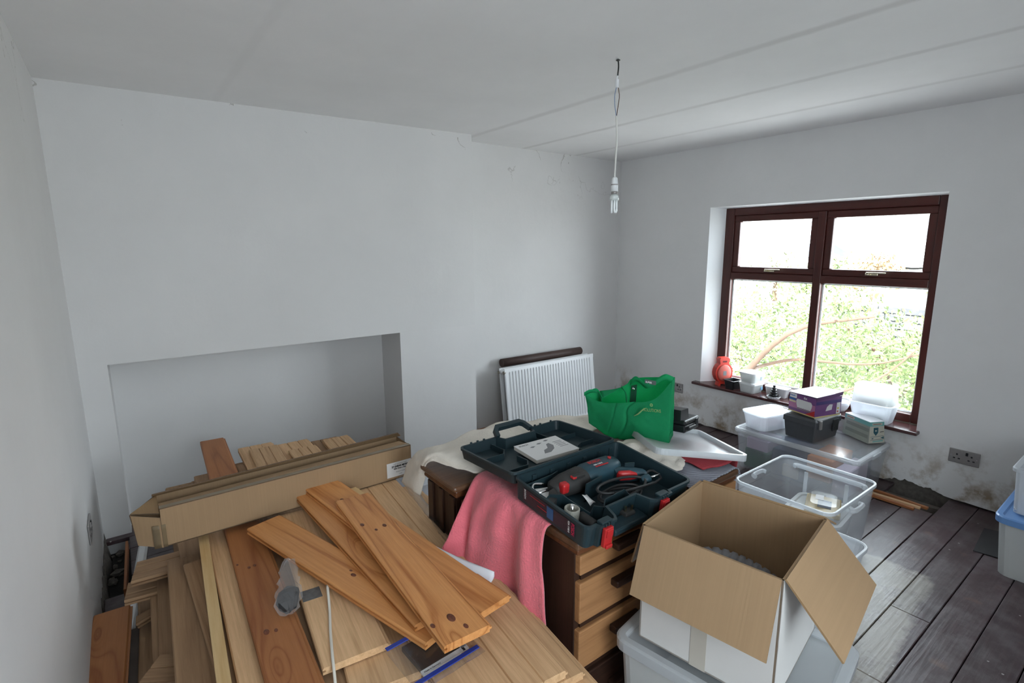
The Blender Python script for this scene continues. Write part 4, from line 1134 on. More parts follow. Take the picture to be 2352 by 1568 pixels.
bagpanel('side_gusset', [
    [bp(1353, 972), bp(1364, 968, DB / 2), bp(1372, 962, DB)],
    [bp(1349, 940), bp(1362, 936, DB / 2), bp(1372, 930, DB)],
    [bp(1342, 906, 0.01), bp(1368, 892, DB / 2), bp(1384, 915, DB - 0.06)]], 16, 12, 0.003, 3)
bm = B(); q = [bp(1353, 972), bp(1536, 1021), bp(1545, 1000, DB), bp(1372, 962, DB)]
bm.faces.new([bm.verts.new((p.x, p.y, 0.868)) for p in q]); obj('bag_base', bm, M_GREEN, bag)
def strap(pts, w, name='handle'):
    bm = B(); P = spline([p for p in pts], 30)
    grid_surf(bm, [[p - Vector((0, 0, w / 2)) + fn_ * (0.004 * math.sin(i * 0.2)), p + Vector((0, 0, w / 2)) - fn_ * (0.006 * math.sin(i * 0.2))] for i, p in enumerate(P)])
    o = obj(name, bm, M_GREEN, bag); solidify(o, 0.002); return o
strap([bp(1448, 878, DB - 0.01), bp(1462, 870, DB - 0.03), bp(1484, 886, DB - 0.05), bp(1505, 877, DB - 0.05), bp(1526, 866, DB - 0.04), bp(1546, 872, DB - 0.03)], 0.024)
strap([bp(1342, 905, 0.0), bp(1358, 898, 0.03), bp(1375, 902, 0.05), bp(1382, 922, 0.03)], 0.016)
strap([bp(1427, 888, DB - 0.008), bp(1436, 902, DB * 0.6), bp(1440, 925, 0.0)], 0.012)
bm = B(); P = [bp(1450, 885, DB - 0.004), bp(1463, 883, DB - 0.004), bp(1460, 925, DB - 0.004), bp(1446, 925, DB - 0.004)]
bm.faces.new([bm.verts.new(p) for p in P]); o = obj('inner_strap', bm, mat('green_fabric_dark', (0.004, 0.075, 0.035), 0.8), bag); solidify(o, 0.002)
bm = B(); lathe(bm, [(0.001, 0.003), (0.006, 0.003), (0.008, 0)], 14, M=frame(bp(1455, 893, DB - 0.010), fd, (0, 0, 1))); obj('press_stud', bm, M_CHROME, bag)
LGM = frame(bp(1478, 948, -0.022), fd, (0, 0, 1)) @ Matrix.Rotation(R(6), 4, 'Z')
text_mesh('lettering', 'SOLUTIONS', 0.019, M_GREENP, bag, LGM @ Matrix.Translation((0.0, 0.008, 0.0)), sx=0.75)
bm = B(); tube(bm, spline([bp(1456, 955, -0.020), bp(1466, 950, -0.021), bp(1476, 941, -0.021), bp(1484, 937, -0.02)], 12), [0.001 + 0.0022 * math.sin(PI * k / 12) for k in range(13)], 5); obj('logo_swoosh', bm, M_GREENP, bag)
bm = B(); c = bp(1496, 930, -0.018); tube(bm, [c + fd * (0.006 * math.cos(a)) + Vector((0, 0, 0.006 * math.sin(a))) for a in [2 * PI * k / 16 for k in range(16)]], 0.0009, 5, closed=True)
tube(bm, [c + fd * (0.0028 * math.cos(a)) + Vector((0, 0, 0.0028 * math.sin(a))) for a in [2 * PI * k / 12 for k in range(12)]], 0.0008, 5, closed=True); obj('logo_ring', bm, M_GREENP, bag)
lb_ = strip(bag, 'maker_tag', bp(1481, 880, DB - 0.052), fd, (0, 0, 1), 0.05, 0.018, mat('grey_tag', (0.10, 0.13, 0.12), 0.7))
text_mesh('lettering', 'SUPER', 0.010, M_PAPER, lb_, Matrix.Translation((0.004, 0.004, 0.0008)), bold=0.0003)

# black hard case behind the bag
bc = thing('black_case', 'black plastic hard case lying behind the green bag', 'case')
bc.matrix_world = frame(Vector((1.815, 1.232, 0.858)), Vector((0.235, 0.05, -0.018)), Vector((-0.05, 0.235, -0.01)))
bm = B(); box(bm, (0.0, 0.0, 0.0), (0.15, 0.26, 0.032), 0.006); obj('lower_shell', bm, M_BLACKP, bc)
bm = B(); box(bm, (0.0, 0.0, 0.0335), (0.15, 0.26, 0.052), 0.006); obj('upper_shell', bm, M_BLACKP, bc)
bm = B(); poly_prism(bm, [(0.0, 0.05), (0.085, 0.05), (0.075, 0.092), (0.0, 0.095)], 'y', 0.02, 0.24); obj('motor_bulge', bm, M_BLACKP, bc)
bm = B(); box(bm, (0.02, -0.012, 0.010), (0.09, 0.004, 0.026), 0.004); obj('carry_grip', bm, M_BLACKP, bc)
for x in (0.12,):
    bm = B(); box(bm, (x - 0.012, -0.004, 0.02), (x + 0.012, 0.003, 0.046), 0.002); obj('clip', bm, M_BLACKP, bc)
bm = B(); box(bm, (0.10, 0.10, 0.052), (0.13, 0.12, 0.0535)); obj('sticker', bm, M_WHITEP, bc)

# ------------------------------------------------------------------ radiator leaning in the alcove
RW, RH = 1.06, 0.60
M_RAD = mat('radiator_enamel', (0.80, 0.81, 0.82), 0.3)
rad = thing('radiator', 'white double panel radiator leaning against the alcove wall', 'radiator')
rad.matrix_world = Matrix.Translation((2.545, 3.44, 0.006)) @ Matrix.Rotation(R(-7), 4, 'X')
def rad_panel(y0):
    bm = B()
    nfl = 30; x0, x1 = 0.035, RW - 0.035
    prof = [(0.0, 0.004), (0.008, 0.0), (0.025, 0.0)]
    for k in range(nfl):
        a = x0 + (x1 - x0) * k / nfl; w = (x1 - x0) / nfl
        prof += [(a, 0.0), (a + w * 0.18, 0.010), (a + w * 0.44, 0.010), (a + w * 0.62, 0.0)]
    prof += [(x1, 0.0), (RW - 0.008, 0.0), (RW, 0.004)]
    rows = []
    for z, k, dy in ((0.0, 0, 0.004), (0.008, 0, 0.0), (0.030, 0, 0.0), (0.045, 1, 0.0), (RH - 0.045, 1, 0.0), (RH - 0.030, 0, 0), (RH - 0.008, 0, 0), (RH, 0, 0.004)):
        rows.append([(x, y0 + y * k + (0.0 if k else 0) + dy, z) for x, y in prof])
    grid_surf(bm, rows, smooth=False)
    o = obj('panel', bm, M_RAD, rad); solidify(o, 0.010, -1)
    return o
rad_panel(0.0); rad_panel(0.075)
for x in (0.0, RW - 0.03):
    for z in (0.018, RH - 0.05):
        bm = B(); tube(bm, [(x + 0.015, 0.005, z + 0.016), (x + 0.015, 0.09, z + 0.016)], 0.016, 12); obj('manifold', bm, M_RAD, rad)
        if x == 0.0:
            for yy in (0.012, 0.088):
                bm = B(); tube(bm, [(-0.008, yy, z + 0.016), (0.012, yy, z + 0.016)], 0.013, 12); tube(bm, [(-0.011, yy, z + 0.016), (-0.004, yy, z + 0.016)], 0.007, 6); obj('plug', bm, mat('dull_brass', (0.35, 0.32, 0.27), 0.4, metal=0.8), rad)
bm = B()
for k in range(22): box(bm, (0.05 + k * 0.044, 0.018, 0.05), (0.052 + k * 0.044, 0.068, RH - 0.06))
obj('convector_fins', bm, M_RAD, rad)
rol = thing('brown_roll', 'dark brown roll of sheeting lying behind the top of the radiator', 'roll', (2.60, 3.625, 0.625), (0, 0, 0))
bm = B(); tube(bm, [(0, 0.008, 0), (0.30, 0.004, 0.0), (0.70, 0.0, -0.002), (0.94, 0.0, -0.004)], 0.036, 16); obj('rolled_sheet', bm, mat('brown_sheeting', (0.052, 0.027, 0.021), 0.6, noise_amt=0.15, noise_scale=30), rol)
bm = B(); tube(bm, [(0.938, 0.0, -0.004), (0.944, 0.0, -0.004)], 0.012, 12); obj('core', bm, M_VOID, rol)
# skirting strip left along the alcove
bm = B(); box(bm, (2.30, 3.655, 0.0), (3.9, 3.70, 0.05), 0.004); struct('baseboard_alcove', bm, M_PINER)

# ------------------------------------------------------------------ pendant lamp
PX, PY = 1.899, 1.736
pen = thing('pendant_lamp', 'bare energy saving bulb on a white flex hanging from the ceiling', 'lamp', (PX, PY, 0))
def pz(py): return spoty(1412, py, PY).z
z = {k: pz(k) for k in (172, 180, 200, 218, 245, 268, 340, 406, 424, 440, 446, 460, 488)}
bm = B(); lathe(bm, [(0.004, ZC), (0.010, ZC - 0.004), (0.004, ZC - 0.008)][::-1], 10); tube(bm, spline([(0, 0, ZC), (0.004, 0, ZC - 0.03), (0, 0, z[172])], 8), 0.0035, 6); obj('ceiling_cable', bm, M_DGREY, pen)
bm = B(); tube(bm, spline([(0, 0, z[172]), (-0.004, 0, z[180]), (-0.002, 0, z[200])], 6), 0.003, 6); box(bm, (-0.010, -0.006, z[200]), (0.004, 0.006, z[180]), 0.002); obj('terminal', bm, M_WHITEP, pen)
bm = B(); tube(bm, spline([(0, 0, z[200] + 0.02), (0.008, -0.006, z[218]), (0.004, -0.003, z[245]), (-0.001, 0, z[268])], 10), 0.0018, 6); obj('brown_core', bm, mat('brown_core', (0.10, 0.05, 0.03), 0.5), pen)
bm = B(); tube(bm, spline([(0, 0, z[200] + 0.02), (-0.009, 0.006, z[218]), (-0.006, 0.005, z[245]), (-0.001, 0, z[268])], 10), 0.0018, 6); obj('blue_core', bm, mat('blue_core', (0.22, 0.30, 0.45), 0.5), pen)
bm = B(); tube(bm, spline([(-0.001, 0, z[268] + 0.005), (0.004, -0.003, z[340] + 0.04), (0.002, -0.001, z[340] - 0.03), (-0.001, 0, z[406])], 20), 0.0042, 8); obj('flex', bm, mat('white_flex', (0.72, 0.70, 0.66), 0.5), pen)
bm = B(); lathe(bm, [(0.004, z[406]), (0.013, z[406] - 0.006), (0.016, z[424]), (0.0165, z[440])][::-1], 20); obj('lamp_holder', bm, M_WHITEP, pen)
bm = B(); lathe(bm, [(0.0168, z[424] - 0.003), (0.0172, z[424]), (0.0168, z[424] + 0.002)], 20); obj('holder_ring', bm, M_METALP, pen)
bm = B(); lathe(bm, [(0.0145, z[446]), (0.0145, z[440])], 20); obj('cap_ring', bm, M_METALP, pen)
bm = B(); lathe(bm, [(0.012, z[446]), (0.021, z[446] - 0.010), (0.0225, z[460]), (0.012, z[460] - 0.001)][::-1], 20); obj('bulb_base', bm, mat('bulb_base', (0.68, 0.72, 0.70), 0.4), pen)
for k in range(3):
    a = 2 * PI * k / 3 + 0.3; c, s = math.cos(a) * 0.011, math.sin(a) * 0.011; tx, ty = -math.sin(a) * 0.006, math.cos(a) * 0.006
    zb, zt = z[488] + 0.006, z[460]
    bm = B(); tube(bm, spline([(c + tx, s + ty, zt), (c + tx, s + ty, zb + 0.004), (c, s, zb - 0.005), (c - tx, s - ty, zb + 0.004), (c - tx, s - ty, zt)], 20), 0.0052, 8); obj('glass_tube', bm, mat('bulb_glass', (0.86, 0.88, 0.88), 0.2), pen)

# ------------------------------------------------------------------ sockets
def socket(label, M, w, gangs):
    s = thing('power_socket', label, 'socket'); s.matrix_world = M
    bm = B(); box(bm, (-w / 2, -0.045, 0.0), (w / 2, 0.045, 0.007), 0.003); obj('face_plate', bm, M_METALP, s)
    for g in range(gangs):
        cx = 0 if gangs == 1 else (-0.036 if g == 0 else 0.036)
        for dx, dy, a, b in ((0, 0.012, 0.009, 0.011), (-0.012, -0.014, 0.011, 0.008), (0.012, -0.014, 0.011, 0.008)):
            bm = B(); box(bm, (cx + dx - a / 2, dy - b / 2, 0.004), (cx + dx + a / 2, dy + b / 2, 0.0076)); obj('pin_hole', bm, M_INK, s)
        sx = cx + (0.024 if gangs == 1 or g == 0 else -0.024)
        bm = B(); box(bm, (sx - 0.006, 0.014, 0.006), (sx + 0.006, 0.034, 0.0115), 0.001); obj('switch', bm, M_BLACKP if gangs == 2 and g else M_METALP, s)
    for sx in (-w / 2 + 0.013, w / 2 - 0.013):
        bm = B(); lathe(bm, [(0.004, 0.0065), (0.004, 0.008)], 10, (sx, 0, 0)); obj('screw', bm, M_CHROME, s)
    return s
p = spotx(2215, 1050, XW); socket('brushed metal double wall socket to the right of the window', frame((XW - 0.001, p.y, p.z), (0, -1, 0), (0, 0, 1)), 0.152, 2)
p = spotx(1554, 889, XW); socket('brushed metal wall socket beside the green bag', frame((XW - 0.001, p.y, p.z), (0, -1, 0), (0, 0, 1)), 0.146, 2)
p = spotx(204, 1215, XL); socket('brushed metal wall socket low on the left wall', frame((XL + 0.001, p.y, p.z), (0, 1, 0), (0, 0, 1)), 0.146, 2)
# ------------------------------------------------------------------ timber pile
PLANK_MESH = {}
def plank_mesh(kind, L, w, t):
    """tongue-and-groove board: local X along the length (0..L), Y across, top at z = 0"""
    key = (kind, round(L, 2), round(w, 3), round(t, 3))
    if key in PLANK_MESH: return PLANK_MESH[key]
    h = w / 2; g = t * 0.30; c = 0.004
    if kind == 'plain':
        prof = [(-h, 0.001 - 0.002), (-h + 0.002, 0), (h - 0.002, 0), (h, -0.002), (h, -t), (-h, -t)]
    else:
        top = [(-h, -c), (-h + c, 0)]
        if kind == 'v':
            for k in (1, 2):
                x = -h + w * k / 3
                top += [(x - 0.0032, 0), (x - 0.001, -0.0045), (x + 0.001, -0.0045), (x + 0.0032, 0)]
        top += [(h - c, 0), (h, -c)]
        prof = top + [(h, -t * 0.36), (h + 0.007, -t * 0.38), (h + 0.007, -t * 0.64), (h, -t * 0.66), (h, -t),
                      (-h, -t), (-h, -t * 0.66), (-h + 0.008, -t * 0.64), (-h + 0.008, -t * 0.38), (-h, -t * 0.36)]
    prof = prof[::-1]
    bm = B()
    loft(bm, [[(0, y, z) for y, z in prof], [(L, y, z) for y, z in prof]])
    bmesh.ops.recalc_face_normals(bm, faces=bm.faces)
    me = bpy.data.meshes.new('plank'); bm.to_mesh(me); bm.free()
    PLANK_MESH[key] = me
    return me
def plank_at(label, P0, P1, w, t, m, kind='tg', group=None, roll=0.0, name='wood_plank'):
    """P0 far, P1 near end of the centre line of the upper face"""
    P0, P1 = Vector(P0), Vector(P1)
    L = round((P1 - P0).length, 2)
    me0 = plank_mesh(kind, L, w, t)
    key = (me0.name, m.name)
    if key not in PLANK_MESH:
        me = me0.copy(); me.materials.append(m); PLANK_MESH[key] = me
    o = bpy.data.objects.new(name, PLANK_MESH[key]); COL.objects.link(o)
    X = (P1 - P0).normalized(); Z = Vector((0, 0, 1)); Y = Z.cross(X).normalized()
    o.matrix_world = frame(P0, X, Y) @ Matrix.Rotation(roll, 4, 'X')
    return tag(o, label, 'plank', group)
def plank_edge(label, far, near, z, w, m, side='L', t=0.021, kind='tg', ext=(0, 0), group=None, znear=None, name='wood_plank'):
    """placed by the photograph's left (or right) upper edge and the board's true width"""
    a = spot(*far, z); b = spot(*near, z if znear is None else znear)
    d = (b - a).normalized()
    n = Vector((-d.y, d.x, 0)).normalized()          # to the right when looking from far to near is -n
    s = n if side == 'L' else -n                      # board lies to the +x side of its left edge
    if (s.x < 0) == (side == 'L'): s = -s
    a = a + s * w / 2 - d * ext[0]; b = b + s * w / 2 + d * ext[1]
    return plank_at(label, a, b, w, t, m, kind, group, name=name)

# lower layers of the stack, boards laid lengthways
GL = 'oak floor planks in the buried layers of the pile'
r5 = random.Random(21)
for lay in range(15):
    for c, x in enumerate((0.17, 0.365, 0.56, 0.755)):
        z = 0.0285 * (lay + 1)
        if (x > 0.7 or x < 0.2) and lay > 13: continue
        yo = r5.uniform(-0.05, 0.05); xo = r5.uniform(-0.004, 0.004)
        plank_at('weathered oak floor plank in the buried lower layers of the timber pile', (x + xo, 3.15 + yo, z), (x + xo, 1.12 + yo, z), 0.184, 0.0275, M_OAKD, 'tg', GL)
for lay in range(5):
    x = -0.02 + r5.uniform(-0.01, 0.01); z = 0.0285 * (lay + 1)
    plank_at('weathered oak floor plank in the buried lower layers of the timber pile', (x, 2.75, z), (x, 1.2, z), 0.15, 0.0275, M_OAKD, 'tg', GL)

# the boards on view
plank_edge('reddish pine plank lying lowest against the left wall', (214, 1414), (188, 1568), 0.215, 0.118, M_PINER, ext=(0, 0.5), t=0.024)
plank_edge('grey dusty plank edge beside the pine plank at the left wall', (292, 1449), (285, 1568), 0.155, 0.07, mat('grey_dusty_wood', (0.13, 0.10, 0.085), 0.8, noise_amt=0.3, noise_scale=12), ext=(0, 0.4), kind='plain')
plank_edge('narrow brown plank sunk between the grey plank and the oak planks', (320, 1446), (316, 1568), 0.185, 0.075, M_OAKD, ext=(0.2, 0.4))
plank_edge('short oak plank second from the left in the lowered part of the pile', (342, 1323), (350, 1503), 0.30, 0.055, M_OAKD, ext=(0.05, 0.2), t=0.03)
plank_edge('dusty brown plank right of the sunken short oak plank', (360, 1317), (364, 1500), 0.32, 0.075, M_OAKD, ext=(0.05, 0.3), t=0.03)
plank_edge('dusty oak plank with a stepped left edge near the left of the pile', (383, 1290), (402, 1568), 0.425, 0.13, M_OAKD, ext=(0.0, 0.3), t=0.03)
plank_edge('brown oak plank wedged slantwise left of the pale batten', (420, 1297), (493, 1540), 0.447, 0.105, M_OAKD, ext=(0.0, 0.25), t=0.02)
plank_edge('pale cream pine batten standing on edge among the oak planks', (455, 1232), (497, 1568), 0.505, 0.034, M_PALE, ext=(0.12, 0.3), t=0.055, kind='plain', name='timber_batten')
plank_edge('dusty oak plank between the pale batten and the red pine plank', (474, 1228), (545, 1568), 0.478, 0.115, M_OAK, ext=(0.12, 0.3))
PINE_P5 = plank_edge('wide reddish pine plank with dark knots running to the bottom edge', (514, 1212), (609, 1568), 0.507, 0.124, M_PINER, ext=(0.12, 0.3))
plank_edge('dark oak plank in the gap right of the red pine plank', (600, 1230), (700, 1500), 0.470, 0.12, M_OAKD, ext=(0.15, 0.3))
W_OAK = plank_edge('wide light oak plank under the white cable, near end grooved', (640, 1210), (741, 1536), 0.512, 0.182, M_OAK, ext=(0.10, 0))
plank_edge('oak plank directly below the wide oak plank with the cable', (760, 1420), (797, 1562), 0.486, 0.186, M_OAK, ext=(0.8, 0.06), t=0.024)
plank_edge('oak plank two below the cable, its end showing at bottom edge', (768, 1420), (806, 1566), 0.460, 0.19, M_OAK, ext=(0.75, 0.09), t=0.024)
plank_edge('long grooved oak plank along the right side of the pile by the sideboard', (901, 1092), (1301, 1540), 0.530, 0.212, M_OAK, 'R', kind='v', ext=(0.2, 0), t=0.024)
plank_edge('long oak plank left of the grooved one, half under the pine boards', (790, 1112), (1130, 1600), 0.528, 0.10, M_OAK, 'R', ext=(0.12, 0.0), t=0.024)
plank_edge('oak plank one layer down sticking out at the bottom right of the pile', (1010, 1172), (1341, 1543), 0.505, 0.15, M_OAK, 'R', ext=(0.3, 0.0), t=0.024)
plank_edge('oak plank two layers down sticking out at the bottom right of the pile', (1040, 1200), (1362, 1556), 0.48, 0.15, M_OAK, 'R', ext=(0.3, 0.02), t=0.024)
for k, (x0, z) in enumerate(((0.60, 0.485), (0.605, 0.455))):
    plank_at(('short oak offcut end under the clear zip bag, upper', 'short oak offcut end under the clear zip bag, lower')[k], (x0 + 0.07, 1.75, z), (x0 + 0.035, 1.00 - 0.012 * k, z), 0.14, 0.024, M_OAK)
# cut cross pieces at the left of the pile
plank_at('short grooved oak offcut lying crosswise, upper of two', spot(308, 1312, 0.375), spot(440, 1276, 0.385), 0.15, 0.022, M_OAKD, 'v')
plank_at('short grooved oak offcut lying crosswise, lower of two', spot(290, 1358, 0.315), spot(395, 1330, 0.315), 0.13, 0.022, M_OAKD, 'v')
plank_at('small oak offcut with a pointed end in the gap at the left', spot(312, 1424, 0.235), spot(372, 1388, 0.265), 0.06, 0.02, M_OAKD)
plank_at('grooved oak offcut lying crosswise near the bottom left corner', spot(332, 1550, 0.345), spot(415, 1545, 0.345), 0.17, 0.022, M_OAKD, 'v')
plank_at('thin orange lath standing in the gap by the left wall', spot(291, 1242, 0.06), spot(287, 1352, 0.06), 0.012, 0.05, M_PINER, 'plain', name='wood_lath')
# pine boards on top
PINE_A = plank_edge('golden pine board lowest of the fanned pine boards, pointing left', (567, 1214), (978, 1478), 0.560, 0.135, M_PINE, ext=(0, 0.0), t=0.022)
plank_edge('orange pine board under the top two of the fanned boards', (680, 1140), (953, 1436), 0.584, 0.13, M_PINE, ext=(0, 0.0), t=0.022)
PINE_B = plank_edge('pine board with dark grain arch at its far end', (694, 1117), (1085, 1418), 0.607, 0.142, M_PINE, ext=(0, 0.0), t=0.022)
plank_edge('pale yellow pine board at the right of the fanned boards', (832, 1128), (1133, 1365), 0.582, 0.125, M_PALE, 'R', ext=(0.06, 0.0), t=0.022)
TOPB = plank_edge('topmost orange pine board with a large dark knot', (771, 1151), (1020, 1483), 0.630, 0.136, M_PINE, ext=(0, 0.0), t=0.022)
def knot(pl, px, py, z, kr):
    q = pl.matrix_world.inverted() @ spot(px, py, z)
    bm = B(); lathe(bm, [(kr, 0.0002), (kr * 0.98, 0.0004), (kr * 0.3, 0.0006)], 16)
    o = obj('knot', bm, mat('knot_wood', (0.16, 0.05, 0.025), 0.5, noise_amt=0.7, noise_scale=160), pl); o.location = (q.x, q.y, 0); o.scale = (1.7, 1, 1)
for px_, py_, kr in ((1036, 1418, 0.0105), (1070, 1437, 0.006), (994, 1437, 0.006), (883, 1206, 0.007), (832, 1205, 0.007), (864, 1216, 0.005)):
    knot(TOPB, px_, py_, 0.630, kr)
knot(PINE_A, 812, 1320, 0.560, 0.007); knot(PINE_A, 806, 1310, 0.560, 0.004)
for px_, py_, kr in ((612, 1451, 0.008), (634, 1447, 0.005), (572, 1303, 0.005), (585, 1298, 0.005), (545, 1297, 0.004)):
    knot(PINE_P5, px_, py_, 0.507, kr)
knot(PINE_B, 786, 1147, 0.607, 0.007)
# boards reaching back into the fireplace behind the long carton
plank_edge('red-brown pine plank reaching furthest into the fireplace recess', (459, 1014), (483, 1108), 0.49, 0.125, M_PINER, ext=(0, 0.25))
for lab, far, near, z, w, m in (
        ('dusty oak plank end left of the tall red-brown plank', (445, 1094), (455, 1125), 0.470, 0.085, M_OAKD),
        ('narrow plank end lowest at the left of the far timber ends', (438, 1106), (446, 1128), 0.450, 0.04, M_OAKD),
        ('dark oak plank end right of the tall red-brown plank', (540, 1069), (556, 1100), 0.452, 0.11, M_OAKD),
        ('light oak plank at the far left of the bundle in the recess', (546, 1030), (580, 1100), 0.468, 0.185, M_OAK),
        ('oak plank on top of the far bundle, left of its dark slot', (572, 1033), (604, 1100), 0.493, 0.150, M_OAK),
        ('oak plank in the middle of the far bundle', (634, 1022), (680, 1085), 0.470, 0.180, M_OAK),
        ('oak plank on top of the far bundle, right of its dark slot', (662, 1034), (700, 1085), 0.495, 0.150, M_OAK),
        ('smudged oak plank low at the right of the far bundle', (713, 1014), (760, 1070), 0.452, 0.16, M_OAKD),
        ('oak plank topmost at the right of the far bundle', (740, 1010), (790, 1065), 0.478, 0.155, M_OAK)):
    plank_edge(lab, far, near, z, w, m, ext=(0, 0.12), kind='v' if w > 0.14 else 'tg', t=0.024)

# grey tape mark on the wide oak plank
bm = B(); box(bm, (-0.028, -0.03, 0), (0.03, 0.03, 0.0008)); o = obj('tape_patch', bm, mat('grey_tape', (0.13, 0.125, 0.12), 0.6, noise_amt=0.6, noise_scale=70), W_OAK)
pp = W_OAK.matrix_world.inverted() @ spot(715, 1364, 0.512); o.location = (pp.x, pp.y, 0.0002); o['label'] = 'grey tape residue'

# ------------------------------------------------------------------ long carton across the pile
def kraft(name, col):
    m = bpy.data.materials.new(name); nt, p = nodes_of(m); N, L = nt.nodes, nt.links
    tc = N.new('ShaderNodeTexCoord'); mp = N.new('ShaderNodeMapping'); mp.inputs['Scale'].default_value = (160, 2, 2)
    L.new(tc.outputs['Object'], mp.inputs['Vector'])
    w = N.new('ShaderNodeTexNoise'); w.inputs['Scale'].default_value = 1.0; w.inputs['Detail'].default_value = 2; L.new(mp.outputs[0], w.inputs['Vector'])
    n = N.new('ShaderNodeTexNoise'); n.inputs['Scale'].default_value = 5; n.inputs['Detail'].default_value = 6; L.new(tc.outputs['Object'], n.inputs['Vector'])
    f = math_node(nt, 'ADD', math_node(nt, 'MULTIPLY', w.outputs[0], 0.5), math_node(nt, 'MULTIPLY', n.outputs[0], 0.5))
    L.new(mixc(nt, f, [c * 0.82 for c in col], [c * 1.15 for c in col]), p.inputs['Base Color'])
    p.inputs['Roughness'].default_value = 0.8; p.inputs['Specular IOR Level'].default_value = 0.2
    bp_ = N.new('ShaderNodeBump'); bp_.inputs['Strength'].default_value = 0.15; bp_.inputs['Distance'].default_value = 0.004; L.new(w.outputs[0], bp_.inputs['Height']); L.new(bp_.outputs[0], p.inputs['Normal'])
    MATS[name] = m
    return m
M_KRAFT = kraft('kraft_card', (0.355, 0.232, 0.132))
M_KRAFTD = kraft('kraft_card_inside', (0.30, 0.19, 0.10))
M_CORR = mat('corrugated_edge', (0.12, 0.075, 0.045), 0.9, noise_amt=0.5, noise_scale=150)
M_TAPE = mat('brown_tape', (0.20, 0.145, 0.085), 0.25, noise_amt=0.15, noise_scale=25)
BZ = 0.533
bl, br = spot(378, 1256, BZ), spot(946, 1089, BZ)
BX = (br - bl).normalized(); BL_ = (br - bl).length
carton = thing('long_carton', 'long narrow cardboard carton with a white label lying across the planks', 'carton')
carton.matrix_world = frame(bl, BX, (-BX.y, BX.x, 0))
h0 = spoty(368, 1170, bl.y).z - BZ
CHT, CDP = round(h0, 3), 0.150
def card(name, pts, t, m, parent, edge=True):
    """flat card panel from corner points, given thickness along its normal"""
    P = [Vector(p) for p in pts]; n = (P[1] - P[0]).cross(P[-1] - P[0]).normalized() * t
    bm = B(); V0 = [bm.verts.new(p) for p in P]; V1 = [bm.verts.new(p + n) for p in P]
    bm.faces.new(V0[::-1]); bm.faces.new(V1)
    k = len(P)
    for i in range(k):
        f = bm.faces.new((V0[i], V0[(i + 1) % k], V1[(i + 1) % k], V1[i])); f.material_index = 1 if edge else 0
    bmesh.ops.recalc_face_normals(bm, faces=bm.faces)
    return obj(name, bm, [m, M_CORR], parent)
T = 0.004
card('front_panel', [(0, 0, 0), (BL_, 0, 0), (BL_, 0, CHT), (0, 0, CHT)], -T, M_KRAFT, carton)
card('back_panel', [(0, CDP, 0), (BL_, CDP, 0), (BL_, CDP, CHT), (0, CDP, CHT)], -T, M_KRAFT, carton)
card('bottom_panel', [(0, 0, 0), (BL_, 0, 0), (BL_, CDP, 0), (0, CDP, 0)], T, M_KRAFT, carton)
card('end_panel', [(BL_, 0, 0), (BL_, CDP, 0), (BL_, CDP, CHT), (BL_, 0, CHT)], -T, M_KRAFT, carton)
card('front_top_flap', [(0.0, 0.0, CHT), (BL_, 0.0, CHT), (BL_ - 0.02, 0.088, CHT - 0.004), (0.0, 0.084, CHT - 0.014)], T, M_KRAFT, carton)
card('back_top_flap', [(-0.015, CDP, CHT), (BL_ + 0.02, CDP, CHT + 0.004), (BL_ - 0.01, 0.118, CHT + 0.034), (BL_ * 0.5, 0.112, CHT + 0.030), (-0.015, 0.112, CHT + 0.022)], T, M_KRAFTD, carton)
card('end_flap', [(0, 0, 0.0), (0, 0, CHT - 0.03), (-0.085, 0.055, CHT - 0.018), (-0.075, 0.05, 0.012)], T, M_KRAFT, carton)
card('end_flap', [(0.0, CDP, 0.004), (0.0, CDP, CHT), (-0.088, 0.058, CHT - 0.018), (-0.075, 0.056, 0.012)], -T, M_KRAFT, carton)
card('end_top_flap', [(-0.002, 0.01, CHT - 0.02), (0.0, CDP - 0.005, CHT - 0.002), (-0.088, 0.060, CHT - 0.016)], 0.003, M_KRAFTD, carton)
bm = B(); box(bm, (-0.001, -0.001, 0.0), (BL_ * 0.998, 0.022, 0.0008)); tp = obj('tape', bm, M_TAPE, carton); tp.location = (0, 0, CHT + T + 0.0002); tp['label'] = 'strip of brown tape along the top edge'
bm = B(); grid_surf(bm, [[(-0.03 + 0.004 * n3((i, j, 0)), 0.012 * (-1) + 0.016, 0.09 - i * 0.018) if j == 0 else (0.012 + 0.003 * n3((i, j, 3)), -0.003 - 0.002 * n3((i, j, 5)), 0.09 - i * 0.018) for j in range(2)] for i in range(6)])
o = obj('torn_tape', bm, M_TAPE, carton); solidify(o, 0.0008)
lw_, lh_ = 0.125, 0.072
lab = strip(carton, 'paper_label', (BL_ - lw_ - 0.003, -0.0005, 0.014), (1, 0, 0), (0, 0, 1), lw_, lh_, M_PAPER, lift=0.0004, label='white paper label')
for txt, y, s, b, sx in (('CORK EXPANSION STRIPS', 0.060, 0.0062, 0, 0.95), ('27 LINEAR METRES', 0.0465, 0.0115, 0.0007, 0.92), ('SIZE: 27mm x 12mm', 0.036, 0.0085, 0.0004, 0.92), ('PRODUCT CODE:', 0.020, 0.0062, 0, 0.95), ('CORK', 0.008, 0.006, 0, 1)):
    text_mesh('lettering', txt, s, M_INK if b else M_GREYINK, lab, Matrix.Translation((lw_ * 0.5 + 0.006, y, 0.0008)), 'CENTER', b, sx)

